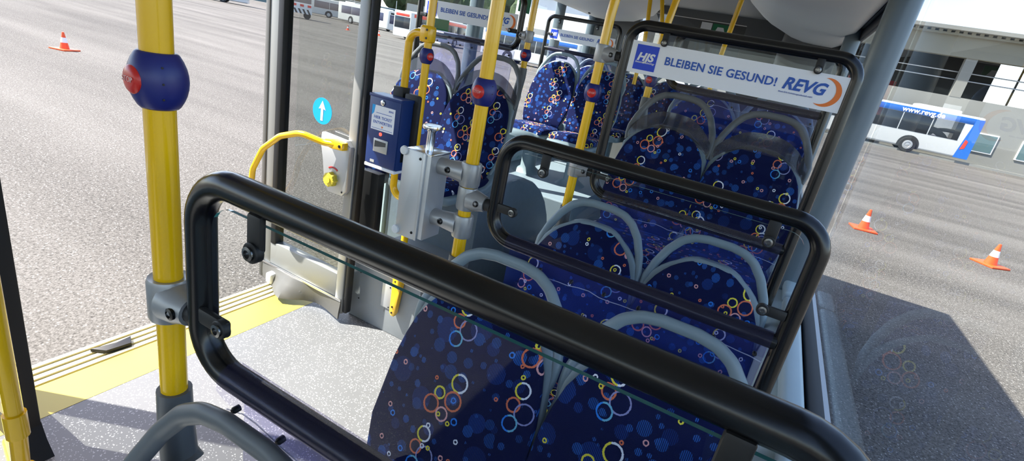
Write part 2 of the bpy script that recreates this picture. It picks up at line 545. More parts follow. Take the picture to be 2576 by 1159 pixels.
def rrect(x0, x1, z0, z1, r, n=6):
    out = []
    for cx, cz, a0 in ((x1 - r, z1 - r, 0), (x0 + r, z1 - r, PI / 2), (x0 + r, z0 + r, PI), (x1 - r, z0 + r, 1.5 * PI)):
        for j in range(n + 1):
            a = a0 + PI / 2 * j / n
            out.append((cx + r * math.cos(a), cz + r * math.sin(a)))
    return out

def squircle(cx, cy, a, b, n=28, e=3.2):
    out = []
    for j in range(n):
        t = 2 * PI * j / n
        c, s = math.cos(t), math.sin(t)
        out.append((cx + a * math.copysign(abs(c) ** (2 / e), c), cy + b * math.copysign(abs(s) ** (2 / e), s)))
    return out

def set_uv(o, fn):
    me = o.data
    uv = me.uv_layers.new(name='UVMap')
    for lp in me.loops:
        uv.data[lp.index].uv = fn(me.vertices[lp.vertex_index].co)

def text(name, s, size, m, parent, loc, rot=(PI / 2, 0, 0), bold=0.0, shear=0.0, align='LEFT', extrude=0.0006, sx=1.0, spacing=1.0):
    cu = bpy.data.curves.new(name, 'FONT')
    cu.body = s; cu.size = size; cu.offset = bold * size; cu.shear = shear
    cu.align_x = align; cu.align_y = 'CENTER'; cu.extrude = extrude; cu.space_character = spacing
    cu.resolution_u = 3
    t = bpy.data.objects.new(name + '_tmp', cu)
    COL.objects.link(t)
    bpy.context.view_layer.update()
    me = bpy.data.meshes.new_from_object(t.evaluated_get(bpy.context.evaluated_depsgraph_get()))
    bpy.data.objects.remove(t)
    bpy.data.curves.remove(cu)
    me.name = name
    me.materials.clear(); me.materials.append(m)
    o = bpy.data.objects.new(name, me)
    COL.objects.link(o)
    o.parent = parent
    o.location = loc; o.rotation_euler = rot; o.scale = (sx, 1, 1)
    return o

def copy_tree(o, parent=None):
    c = o.copy()
    COL.objects.link(c)
    if parent: c.parent = parent
    for ch in list(o.children): copy_tree(ch, c)
    return c

def struct(name, bm, m, **k):
    return tag(obj(name, bm, m, **k), kind='structure')

# ------------------------------------------------------------------ ground
GZ = -0.35
bm = bmesh.new()
bmesh.ops.create_grid(bm, x_segments=1, y_segments=1, size=260)
shift(bm, (0, 60, GZ))
struct('ground', bm, M['asphalt'], smooth=False)

# ------------------------------------------------------------------ the bus shell
XR, XL = 0.30, -2.28          # inside faces of the glass, right and left
Y0, Y1 = -4.6, 6.05           # front and rear of the shell
# floor of the low part, with the yellow strip and ribbed sill at the door
struct('floor', box(-2.02, 0.2, Y0, 3.1, -0.08, 0.0), M['floor'], smooth=False)
struct('floor_strip', box(-2.215, -2.02, Y0, 3.1, -0.08, 0.001), M['yellow_paint'], smooth=False)
sill = box(-2.37, -2.215, 0.2, 2.06, -0.10, -0.004)
for x in (-2.235, -2.275, -2.315, -2.355):
    join(sill, box(x - 0.012, x + 0.012, 0.2, 2.06, -0.004, 0.004, 0.002))
struct('trim_sill', sill, mat('worn_yellow_white_sill', (0.55, 0.50, 0.30), 0.35, noise=0.15, nscale=9), smooth=False)
struct('floor_rear', box(-1.25, -0.68, 3.1, Y1, -0.08, 0.3), M['floor_dark'], smooth=False)
struct('floor_platform', prism([(-2.27, 0.0), (-1.22, 0.0), (-1.22, 0.5), (-2.27, 0.5)], 3.7, Y1, 'XZ', 0.01), M['floor_dark'], smooth=False)
struct('floor_bench', box(-1.22, 0.2, 4.75, Y1, 0.0, 0.5), M['floor_dark'], smooth=False)
struct('floor_under', box(XL, 0.31, Y0, Y1, -0.24, -0.09), M['dark_trim'], smooth=False)

# wheel boxes on both sides behind the door
wb = [(2.36, 0.0), (2.36, 0.72), (2.42, 0.80), (2.72, 0.82)]
for j in range(9):
    a = PI / 2 * (1 - j / 8)
    wb.append((2.78 + 0.78 * math.cos(a), 0.0 + 0.82 * math.sin(a)))
struct('wall_wheel_box', prism(wb, -1.80, -1.30, 'YZ', 0.03), M['carpet'])
struct('wall_wheel_box_inner', prism([(2.68, 0.0), (2.68, 0.82)] + wb[4:], -2.2, -1.79, 'YZ'), M['carpet'])
struct('floor_step', prism([(1.99, 0.0), (2.37, 0.0), (2.37, 0.40), (2.02, 0.40), (1.99, 0.38)], -1.80, -1.30, 'YZ', 0.03), M['panel'])
struct('wall_wheel_box_right', prism([(2.1, 0.0), (2.1, 0.76), (2.85, 0.76), (2.95, 0.6), (3.0, 0.0)], -0.69, 0.16, 'YZ', 0.03), M['carpet'])
struct('floor_podium', box(-0.69, 0.2, 3.1, 4.75, 0.0, 0.42), M['carpet'], smooth=False)

# right side wall: outer skin plus the inside lining with its rounded ledge
lining = [(0.165, 0.0), (0.165, 0.80), (0.172, 0.838), (0.19, 0.858), (0.215, 0.868), (0.285, 0.872), (0.285, 0.0)]
struct('wall_right', prism(lining, Y0, Y1, 'XZ'), M['wall'])
struct('wall_right_skin', box(0.286, 0.335, Y0, Y1, -0.22, 0.885), M['bus_white'], smooth=False)
struct('trim_window_rubber', box(0.275, 0.312, Y0, Y1, 0.885, 0.912, 0.004), M['rubber'])
# raised box trunking along the ledge, in lengths
for i, (ya, yb) in enumerate(((-1.2, 0.2), (0.28, 1.18), (1.24, 2.05), (2.09, 3.28), (3.34, 4.4))):
    struct('trim_ledge', box(0.212, 0.268, ya, yb, 0.872, 0.918, 0.014, 3), M['wall'])
PR = [0.18, 2.29, 4.30, 5.95]
for i, y in enumerate(PR):
    struct('wall_right_pillar', shift(prism([(p[0], p[1]) for p in squircle(0, 0, 0.05, 0.055, 20, 2.6)], 0.872, 2.2, 'XY'), (0.235, y, 0)), M['pillar'])
ends = [-2.4] + PR
for i in range(len(ends) - 1):
    struct('window_%d' % (i + 1), box(XR, XR + 0.006, ends[i] + 0.01, ends[i + 1] - 0.01, 0.9, 2.12), M['glass'], smooth=False)
struct('trim_window_top', box(0.255, 0.335, Y0, Y1, 2.1, 2.19), M['dark_trim'], smooth=False)
struct('trim_window_rail', box(0.27, 0.298, Y0, Y1, 2.03, 2.10, 0.01), M['rubber'])

# left side wall behind the door, windows and pillars
struct('wall_left', prism([(-2.335, -0.22), (-2.335, 0.86), (-2.26, 0.86), (-2.22, 0.82), (-2.22, -0.22)], 2.66, Y1, 'XZ'), M['wall'])
PLL = [1.955, 3.52, 5.05, 5.98]
for i, y in enumerate(PLL):
    w = 0.05 if i else 0.04
    struct('wall_left_pillar', shift(prism(squircle(0, 0, 0.045 if i else 0.02, w if i else 0.02, 20, 3), 0.84 if i else -0.2, 2.2, 'XY'), (-2.255 if i else -2.395, y - (0 if i else 0.012), 0)), M['pillar'] if i else M['rubber'])
for i in range(3):
    struct('window_%d' % (5 + i), box(XL - 0.026, XL - 0.020, PLL[i] + 0.01, PLL[i + 1] - 0.01, 0.85, 2.14), M['glass'], smooth=False)
struct('window_11', box(XL - 0.026, XL - 0.020, 1.97, 2.655, -0.18, 0.85), M['glass'], smooth=False)
struct('trim_window_foot', box(-2.335, -2.27, 1.95, 2.66, -0.24, -0.16), M['rubber'], smooth=False)
struct('trim_window_left', box(-2.335, -2.25, 1.95, Y1, 2.1, 2.2), M['rubber'], smooth=False)
struct('wall_door_header', box(-2.335, -2.2, 0.2, 2.06, 2.08, 2.45), M['panel'], smooth=False)
struct('wall_left_front', box(-2.335, -2.25, Y0, 0.16, -0.22, 0.86), M['wall'], smooth=False)
struct('wall_left_front_pillar', box(-2.335, -2.23, 0.12, 0.2, -0.1, 2.12), M['rubber'], smooth=False)
struct('window_8', box(XL - 0.026, XL - 0.020, Y0 + 0.6, 0.12, 0.86, 2.08), M['glass'], smooth=False)
struct('wall_left_front_top', box(-2.335, -2.24, Y0, 0.2, 2.08, 2.3), M['dark_trim'], smooth=False)
# front end with its windscreen opening
struct('wall_front', box(XL - 0.05, 0.335, Y0 - 0.06, Y0, -0.22, 0.75), M['dark_trim'], smooth=False)
struct('wall_front_top', box(XL - 0.05, 0.335, Y0 - 0.06, Y0, 2.15, 2.6), M['dark_trim'], smooth=False)
struct('window_9', box(XL + 0.02, 0.28, Y0 - 0.03, Y0 - 0.02, 0.75, 2.15), M['glass'], smooth=False)

# roof, ceiling and the two ducts
struct('roof', prism(rrect(XL - 0.055, 0.335, 2.3, 2.57, 0.12), Y0 - 0.06, Y1 + 0.06, 'XZ'), M['bus_white'])
struct('ceiling', box(XL, XR, Y0, Y1, 2.27, 2.3), M['ceiling'], smooth=False)
rings = []
for y, xi, zb in ((Y0, -0.52, 2.04), (4.2, -0.52, 2.04), (4.9, -0.47, 2.05), (5.4, -0.36, 2.06), (5.75, -0.2, 2.08), (5.95, -0.02, 2.1)):
    r = [(0.262, y, 2.28), (0.262, y, 2.12), (0.235, y, zb + 0.03), (0.17, y, zb), (0.02, y, zb + 0.004)]
    for j in range(1, 7):
        a = PI / 2 * j / 6
        r.append((0.02 - (0.02 - xi) * math.sin(a), y, zb + 0.004 + (2.28 - zb - 0.004) * (1 - math.cos(a))))
    rings.append(r)
struct('ceiling_duct_right', loft(rings), M['duct'])
lp = [(-2.25, 2.28), (-2.25, 2.06), (-2.20, 2.03), (-2.0, 2.02), (-1.75, 2.05), (-1.55, 2.14), (-1.45, 2.28)]
struct('ceiling_duct_left', prism(lp, 2.06, 5.9, 'XZ'), M['duct'])
struct('ceiling_duct_front', prism(lp, Y0, 0.2, 'XZ'), M['duct'])
for y in (2.9, 4.1, 5.3):
    struct('trim_duct_clip', box(-2.06, -2.045, y, y + 0.03, 2.012, 2.03), M['rubber'], smooth=False)
# rear wall round its window
rw = box(-2.28, -1.72, Y1, Y1 + 0.08, 0.0, 2.3)
join(rw, box(-0.62, 0.3, Y1, Y1 + 0.08, 0.0, 2.3)); join(rw, box(-1.72, -0.62, Y1, Y1 + 0.08, 0.0, 1.48)); join(rw, box(-1.72, -0.62, Y1, Y1 + 0.08, 2.19, 2.3))
struct('wall_rear', rw, M['rear_trim'], smooth=False)
struct('window_10', box(-1.72, -0.62, Y1 + 0.03, Y1 + 0.036, 1.48, 2.19), M['glass'], smooth=False)
eng = loft([[(x, y, z) for x, y in squircle(0.2, 5.75, w, 0.3, 24, 5)] for z, w in ((0.5, 0.30), (1.6, 0.30), (2.0, 0.30), (2.27, 0.28))])
struct('wall_engine_tower', shift(eng, (-0.15, 0.05, 0)), M['rear_trim'])

# ------------------------------------------------------------------ doors
def door_leaf(name, y, x0, x1, outer):
    d = tag(empty(name, (0, y, 0)), kind='structure')
    h = 0.028
    fr = box(x0, x0 + 0.065, -h, h, 0.02, 2.06, 0.006)
    join(fr, box(x1 - 0.055, x1, -h, h, 0.02, 2.06, 0.006))
    join(fr, box(x0 + 0.06, x1 - 0.05, -h, h, 0.11, 0.25, 0.006))
    join(fr, box(x0 + 0.06, x1 - 0.05, -h, h, 1.98, 2.06, 0.006))
    obj('door_frame', fr, M['alu_frame'], d)
    obj('door_pane', box(x0 + 0.06, x1 - 0.05, -0.003, 0.003, 0.24, 1.99), M['door_glass'], d, smooth=False)
    sl = box(x0 + 0.064, x0 + 0.104, -h - 0.004, h, 0.24, 1.99, 0.006)
    obj('glazing_seal', sl, M['rubber'], d)
    return d

leaf = door_leaf('door_2', 1.88, -2.405, -1.765, -1)
leaf.rotation_euler = (0, math.radians(0.9), 0)
obj('edge_seal', box(-1.765, -1.738, -0.022, 0.02, 0.03, 2.06, 0.008), M['rubber'], leaf)
obj('outer_trim', box(-2.43, -2.400, -0.034, 0.034, 0.0, 2.06, 0.006), M['skirt'], leaf)
# silver strip and the bulging rubber skirt under it
obj('skirt_strip', box(-2.40, -1.77, -0.036, -0.026, 0.098, 0.112, 0.002), M['steel'], leaf)
g = []
for i in range(13):
    u = i / 12; x = -2.40 + 0.63 * u
    b = 0.05 * math.exp(-((u - 0.42) / 0.16) ** 2) + 0.012 * math.sin(7 * u)
    g.append([(x, -0.03 - 0.3 * b, 0.10), (x, -0.032 - b * 0.8, 0.065), (x, -0.032 - 1.5 * b, 0.03), (x, -0.03 - 1.9 * b, 0.004 - 0.01 * u), (x, -0.022 - 1.9 * b, 0.004 - 0.01 * u), (x, -0.02, 0.10)])
obj('rubber_skirt', loft(g), M['skirt'], leaf)
obj('skirt_stop', box(-2.315, -2.265, -0.08, -0.03, 0.01, 0.075, 0.012, 3), M['white'], leaf)
# round blue arrow sticker on the glass
st = obj('arrow_sticker', lathe([(0.066, -0.0006), (0.066, 0.0006)], 36, (0, 1, 0), (-2.03, -0.0045, 1.075)), M['cyan'], leaf)
ar = prism([(-0.008, -0.048), (0.008, -0.048), (0.008, 0.012), (0.024, 0.008), (0.0, 0.052), (-0.024, 0.008), (-0.008, 0.012)], -0.0008, 0.0, 'XZ')
obj('arrow', shift(ar, (-2.03, -0.0055, 1.075)), M['white'], st)
# emergency release housing with its rotary knob
eb = obj('release_housing', prism([(-1.965, 0.99), (-1.80, 0.985), (-1.775, 0.96), (-1.775, 0.735), (-1.80, 0.705), (-1.895, 0.70), (-1.925, 0.73), (-1.935, 0.86), (-1.97, 0.93)], -0.062, -0.026, 'XZ', 0.008), M['alu'], leaf)
kn = []
for j in range(32):
    a = 2 * PI * j / 32
    kn.append((-1.868 + (0.034 + 0.004 * math.cos(8 * a)) * math.cos(a), 0.775 + (0.034 + 0.004 * math.cos(8 * a)) * math.sin(a)))
obj('release_knob', prism(kn, -0.092, -0.060, 'XZ', 0.004), M['yellow_soft'], eb)
obj('knob_hub', lathe([(0.016, 0), (0.016, 0.008), (0.0, 0.009)], 20, (0, -1, 0), (-1.868, -0.090, 0.775)), M['yellow_soft'], eb)
arc = [(-1.868 + 0.05 * math.cos(a), -0.0632, 0.785 + 0.05 * math.sin(a)) for a in [PI * (0.3 + 0.4 * j / 10) for j in range(11)]]
obj('red_mark', tube(arc, 0.0045, 6, rb=0.0015, ref=(0, 0, 1)), M['redtag'], eb)
obj('screw', lathe([(0.005, 0), (0.004, 0.002), (0, 0.0022)], 10, (0, -1, 0), (-1.80, -0.0625, 0.725)), M['bolt'], eb)
# yellow curved grab rail of the leaf
rail = fillet([(-1.80, -0.075, 0.965), (-1.90, -0.10, 0.955), (-2.02, -0.14, 0.975), (-2.15, -0.15, 0.925), (-2.27, -0.15, 0.83), (-2.345, -0.15, 0.70), (-2.375, -0.14, 0.56), (-2.375, -0.04, 0.46)], 0.12, 5)
gr = obj('grab_rail', tube(rail, 0.0155, 14), M['yellow'], leaf)
obj('rail_foot', prism([(-1.90, 0.945), (-1.90, 0.975), (-1.85, 0.985), (-1.785, 0.98), (-1.785, 0.945), (-1.85, 0.938)], -0.10, -0.06, 'XZ', 0.004), M['yellow'], gr)
obj('rail_bolt', lathe([(0.008, 0), (0.007, 0.003), (0, 0.0032)], 12, (0, -1, 0), (-1.802, -0.10, 0.962)), M['bolt'], gr)

fleaf = door_leaf('door_1', 0.56, -2.44, -1.90, 1)
obj('edge_seal', box(-1.90, -1.862, -0.03, 0.03, 0.0, 2.06, 0.006), M['rubber'], fleaf)
obj('rubber_skirt', prism([(-2.42, 0.02), (-1.86, 0.02), (-1.80, -0.0), (-1.84, 0.05), (-1.865, 0.11), (-2.42, 0.11)], -0.03, 0.03, 'XZ'), M['rubber'], fleaf)
r2 = obj('grab_rail', tube(fillet([(-1.95, -0.03, 0.02), (-1.66, -0.10, 0.04), (-1.625, -0.10, 0.3), (-1.625, -0.10, 1.2), (-1.95, -0.03, 1.3)], 0.06), 0.021, 16), M['yellow'], fleaf)
obj('rail_collar', tube([(-1.625, -0.10, 0.29), (-1.625, -0.10, 0.37)], 0.027, 16), M['yellow'], r2)
obj('rail_collar', tube([(-1.627, -0.10, 0.10), (-1.626, -0.10, 0.17)], 0.027, 16), M['yellow'], r2)

# draught screen behind the door: low panel, cap rail and a glass pane
scr = tag(empty('draught_screen', (0, 1.965, 0)), 'low grey panel with clear glass above it behind the open door leaf', 'screen')
obj('panel', prism([(-1.80, 0.0), (-1.33, 0.0), (-1.33, 0.34), (-1.80, 0.34)], -0.015, 0.015, 'XZ', 0.004), M['panel'], scr)
obj('cap_rail', box(-1.81, -1.30, -0.03, 0.03, 0.335, 0.375, 0.014, 3), M['white'], scr)
obj('cover_plate', box(-1.74, -1.55, -0.0185, -0.0145, 0.12, 0.30, 0.002), M['panel'], scr)
obj('cover_plate', box(-1.575, -1.51, -0.021, -0.0165, 0.15, 0.29, 0.002), M['alu'], scr)
for x, z in ((-1.73, 0.29), (-1.73, 0.13), (-1.52, 0.28), (-1.52, 0.16)):
    obj('screw', lathe([(0.0045, 0), (0.004, 0.002), (0, 0.0022)], 10, (0, -1, 0), (x, -0.0205, z)), M['bolt'], scr)
obj('glass_pane', prism(rrect(-1.775, -1.565, 0.375, 2.05, 0.02), -0.003, 0.003, 'XZ'), [M['clear'], M['edge']], scr, smooth=False)
obj('lower_post', box(-1.79, -1.672, -0.02, 0.03, 0.375, 0.86, 0.006), M['rubber'], scr)

# small black door catch lying on the sill
dc = prism([(-2.31, 0.93), (-2.255, 0.965), (-2.245, 1.06), (-2.30, 1.085), (-2.285, 1.02)], 0.004, 0.022, 'XY', 0.003)
tag(obj('door_catch', dc, M['rubber']), 'small black metal door catch on the yellow sill', 'door catch')

# ------------------------------------------------------------------ yellow poles with clamps and stop buttons
PRAD = 0.0175
def stop_button(parent, x, y, z, face=-PI / 2):
    """rounded blue housing round the pole with a red button"""
    prof = [(0.0180, -0.0325), (0.0200, -0.0325), (0.0225, -0.0300), (0.0262, -0.0235), (0.0293, -0.0160), (0.0312, -0.0080), (0.0319, 0.0), (0.0314, 0.0080), (0.0297, 0.0160), (0.0268, 0.0235), (0.0228, 0.0305), (0.0203, 0.0325), (0.0180, 0.0325)]
    bm = lathe(prof, 32)
    dirv = Vector((math.cos(face), math.sin(face), 0))
    for v in bm.verts:            # swell towards the button
        d = Vector((v.co.x, v.co.y, 0)).normalized() if v.co.xy.length > 0.02 else None
        if d:
            s = max(0, d.dot(dirv)) ** 2
            v.co.x *= 1 - 0.03 * s; v.co.y *= 1 - 0.03 * s
    shift(bm, (x, y, z))
    h = obj('stop_button_housing', bm, M['stop_blue'], parent, sharp=60)
    c = Vector((x, y, z)) + dirv * 0.0215
    obj('stop_button', lathe([(0.0165, 0), (0.0165, 0.0068), (0.0145, 0.0090), (0.0085, 0.0108), (0, 0.0115)], 28, dirv, c), M['stop_red'], h)
    t = text('stop_lettering', 'STOP', 0.0088, M['letter'], h, c + dirv * 0.0114, (PI / 2, 0, face + PI / 2), align='CENTER', extrude=0.0004)
    for dz in (-0.018, 0.0, 0.018):
        a = face + 1.25
        obj('housing_screw', lathe([(0.0014, 0), (0.0012, 0.0008), (0, 0.0009)], 8, (math.cos(a), math.sin(a), 0), (x + math.cos(a) * (0.0317 - abs(dz) * 0.16), y + math.sin(a) * (0.0317 - abs(dz) * 0.16), z + dz)), M['bolt'], h)
    return h

def clamp(parent, x, y, z, ang, length=0.075, m='clamp', collar=True):
    """cast T clamp: sleeve round the pole, stub towards ang"""
    d = Vector((math.cos(ang), math.sin(ang), 0))
    sl = lathe([(0.0185, -0.030), (0.0245, -0.031), (0.0262, -0.026), (0.0262, 0.026), (0.0245, 0.031), (0.0185, 0.030)], 24)
    shift(sl, (x, y, z))
    p0 = Vector((x, y, z)) + d * 0.012
    stb = tube([p0, p0 + d * 0.02, p0 + d * (length - 0.02), p0 + d * (length - 0.012)], 0.0225, 20, ref=(0, 0, 1), radii=(1.35, 1.22, 1.0, 0.93), rb=0.0225)
    join(sl, stb)
    c = obj('clamp', sl, M[m], parent, sharp=50)
    nrm = Vector((-d.y, d.x, 0))
    if nrm.y > 0: nrm = -nrm
    bp = Vector((x, y, z)) + d * 0.042 + nrm * 0.0225
    obj('clamp_bolt', lathe([(0.0085, -0.003), (0.0085, 0.003), (0.005, 0.0045), (0.004, 0.0015), (0, 0.0015)], 14, nrm, bp), M['bolt'], c)
    if collar:
        obj('clamp_collar', tube([p0 + d * (length - 0.02), p0 + d * (length + 0.006)], 0.0165, 18), M['rubber'], c)
    return c

def socket(parent, x, y, z0, z1, lean=0.0, m='socket'):
    pts = [(x, y, z1), (x, y, z1 - 0.05), (x + lean * 0.3, y + 0.0, z1 - 0.12), (x + lean, y - 0.0, z0)]
    return obj('pole_socket', tube(pts, 0.023, 18, radii=(1.0, 1.04, 1.1, 1.25)), M[m], parent)

def pole(name, x, y, z0, z1, label, group=None, top=None, stop=None, clamps=(), sock=None, foot=None):
    p = tag(empty(name, (x, y, z0)), label, 'grab pole', group)
    pts = [(0, 0, 0), (0, 0, (z1 - z0) if not top else top[0] - z0)]
    if top: pts += [(top[1] * 0.35, top[2] * 0.35, top[0] - z0 + (z1 - top[0]) * 0.4), (top[1], top[2], z1 - z0)]
    obj('pole_tube', tube(fillet(pts, 0.4, 8), PRAD, 20), M['yellow'], p)
    if stop: stop_button(p, 0, 0, stop[0] - z0, stop[1])
    for cz, ang, ln in clamps: clamp(p, 0, 0, cz - z0, ang, ln)
    if sock: socket(p, 0, 0, sock[0] - z0, sock[1] - z0, sock[2])
    return p

G = 'yellow grab poles'
YP = [0.36, 1.12, 1.88]
pole('grab_pole', -0.655, 0.36, 1.02, 2.27, 'thick yellow grab pole nearest the camera with blue stop button, before the open doorway', G, stop=(1.482, -1.60), clamps=((1.19, 0.0, 0.055),), sock=(0.90, 1.035, 0.015))
pole('grab_pole', -0.66, 1.12, 1.015, 2.27, 'yellow grab pole carrying the silver dispenser, red stop button facing the front', G, stop=(1.474, -1.56), clamps=((1.197, 0.0, 0.06),), sock=(0.90, 1.03, 0.01))
pole('grab_pole', -0.645, 1.88, 1.02, 2.27, 'yellow grab pole clamped to the left post of the tall sign partition', G, top=(1.75, 0.03, 0.02), stop=(1.481, -1.38), clamps=((1.622, 0.0, 0.055), (1.19, 0.0, 0.055)), sock=(0.90, 1.03, 0.01))
pole('grab_pole', -0.645, 2.72, 1.42, 2.27, 'yellow grab pole seen through the top left corner of the tall sign partition', G, top=(1.75, 0.05, 0.05), stop=(1.55, -PI / 2 - 0.1), clamps=((1.62, 0.0, 0.055),), sock=(1.2, 1.465, 0.04))
pole('grab_pole', -1.385, 2.745, 1.42, 2.27, 'yellow grab pole with stop button beside the left hand partition', G, stop=(1.545, -PI / 2 + 0.1), clamps=((1.645, PI, 0.055),), sock=(1.1, 1.475, -0.03))
pole('grab_pole', -1.26, 4.72, 1.45, 2.27, 'thin far yellow grab pole, leftmost of the two under the ceiling', G, top=(1.8, -0.06, 0.0))
pole('grab_pole', -1.12, 4.75, 1.3, 2.27, 'thin far yellow grab pole, right of its twin before the rear window', G, top=(1.8, -0.12, 0.0))
bp_ = tag(empty('grab_pole', (-0.62, 4.3, 0.9)), 'far yellow grab pole bending right under the pale ceiling duct', 'grab pole', G)
obj('pole_tube', tube(fillet([(0.06, 0, 0), (0.06, 0, 0.80), (0.09, -0.12, 1.05), (0.15, -0.42, 1.37)], 0.5, 8), PRAD, 18), M['yellow'], bp_)

# pole behind the door with its side loop
dp = tag(empty('grab_pole', (-1.445, 1.915, 0.14)), 'yellow grab pole with a side loop behind the blue ticket validator', 'grab pole', G)
obj('pole_tube', tube([(0, 0, 0.18), (0, 0, 2.13)], PRAD, 18), M['yellow'], dp)
zj, zb = 1.565 - 0.14, 0.80 - 0.14
obj('side_loop', tube(fillet([(0, 0, zj), (-0.105, 0, zj), (-0.105, 0, zb), (0, 0, zb)], [0, 0.07, 0.06, 0], 8), PRAD, 18), M['yellow'], dp)
for z, s in ((zj, 1.0), (zb - 0.02, 0.8)):
    cl = obj('loop_clamp', box(-0.040, 0.0245, -0.0245, 0.0245, z - 0.036 * s, z + 0.036 * s, 0.014, 3), M['yellow'], dp)
    for dz in (-0.017, 0.017):
        obj('clamp_bolt', lathe([(0.005, -0.003), (0.005, 0.002), (0, 0.0021)], 12, (0, -1, 0), (0.004, -0.0245, z + dz * s)), M['bolt'], cl)
stop_button(dp, 0, 0, 1.475 - 0.14, -PI / 2 + 1.25)
ft = obj('foot_bracket', prism([(-0.045, 0.02), (-0.035, 0.0), (-0.015, 0.0), (-0.006, 0.02), (0.012, 0.2), (0.012, 0.235), (-0.045, 0.235)], 0.0, 0.028, 'XZ', 0.004), M['yellow'], dp)
for x, z in ((-0.028, 0.02), (-0.028, 0.055), (-0.025, 0.205)):
    obj('bracket_bolt', lathe([(0.006, 0), (0.005, 0.003), (0, 0.0031)], 12, (0, -1, 0), (x, 0.0, z)), M['bolt'], ft)

# ------------------------------------------------------------------ partitions
def sign_part(parent, x0, x1, z0, z1, y):
    s = obj('sign', box(x0, x1, y - 0.0015, y + 0.0005, z0, z1), M['sign'], parent, smooth=False)
    w, h = x1 - x0, z1 - z0
    f = y - 0.0022
    lx0 = x0 + 0.028 * w; lx1 = lx0 + 0.115 * w; lz0 = z0 + 0.12 * h; lz1 = z0 + 0.90 * h
    obj('logo_square', box(lx0, lx1, f - 0.0003, f + 0.0003, lz0, lz1), M['logo_blue'], s, smooth=False)
    text('logo_lettering', 'HJS', 0.335 * h, M['white'], s, ((lx0 + lx1) / 2 - 0.004 * w, f - 0.0006, z0 + 0.52 * h), bold=0.04, shear=0.25, align='CENTER', extrude=0.0003, sx=1.12)
    text('logo_small_lettering', 'Emission Technology', 0.088 * h, M['white'], s, ((lx0 + lx1) / 2, f - 0.0006, z0 + 0.36 * h), bold=0.012, shear=0.15, align='CENTER', extrude=0.0003, sx=0.86)
    text('slogan_lettering', 'BLEIBEN SIE GESUND!', 0.345 * h, M['sblue'], s, (x0 + 0.183 * w, f - 0.0003, z0 + 0.52 * h), bold=0.02, extrude=0.0003, sx=1.0, spacing=1.03)
    text('operator_lettering', 'REVG', 0.46 * h, M['sblue'], s, (x0 + 0.742 * w, f - 0.0003, z0 + 0.545 * h), bold=0.035, shear=0.28, extrude=0.0003, sx=1.0)
    text('operator_small_lettering', 'Rhein-Erft-Verkehrsgesellschaft mbH', 0.062 * h, M['sblue'], s, (x0 + 0.735 * w, f - 0.0003, z0 + 0.30 * h), extrude=0.0003)
    cx, cz, R = x0 + 0.925 * w, z0 + 0.5 * h, 0.40 * h
    out = []
    for j in range(25):
        a = -2.15 + 4.0 * j / 24
        out.append((cx + R * math.cos(a), cz + R * math.sin(a)))
    for j in range(25):
        a = 1.85 - 4.0 * j / 24
        u = abs(j / 24 - 0.5) * 2
        rr = R - 0.15 * h * (1 - u ** 2)
        out.append((cx + rr * math.cos(a), cz + rr * math.sin(a)))
    obj('crescent', prism(out[:-1], f - 0.0006, f, 'XZ'), M['orange'], s, smooth=False)
    return s

def pane_mesh(x0, x1, z0, z1, y, r=0.03):
    bm = prism(rrect(x0, x1, z0, z1, r), y - 0.0025, y + 0.0025, 'XZ')
    bm.normal_update()
    for f in bm.faces:
        f.material_index = 1 if abs(f.normal.z) > 0.6 and f.calc_center_median().z > (z0 + z1) / 2 else 0
    return bm

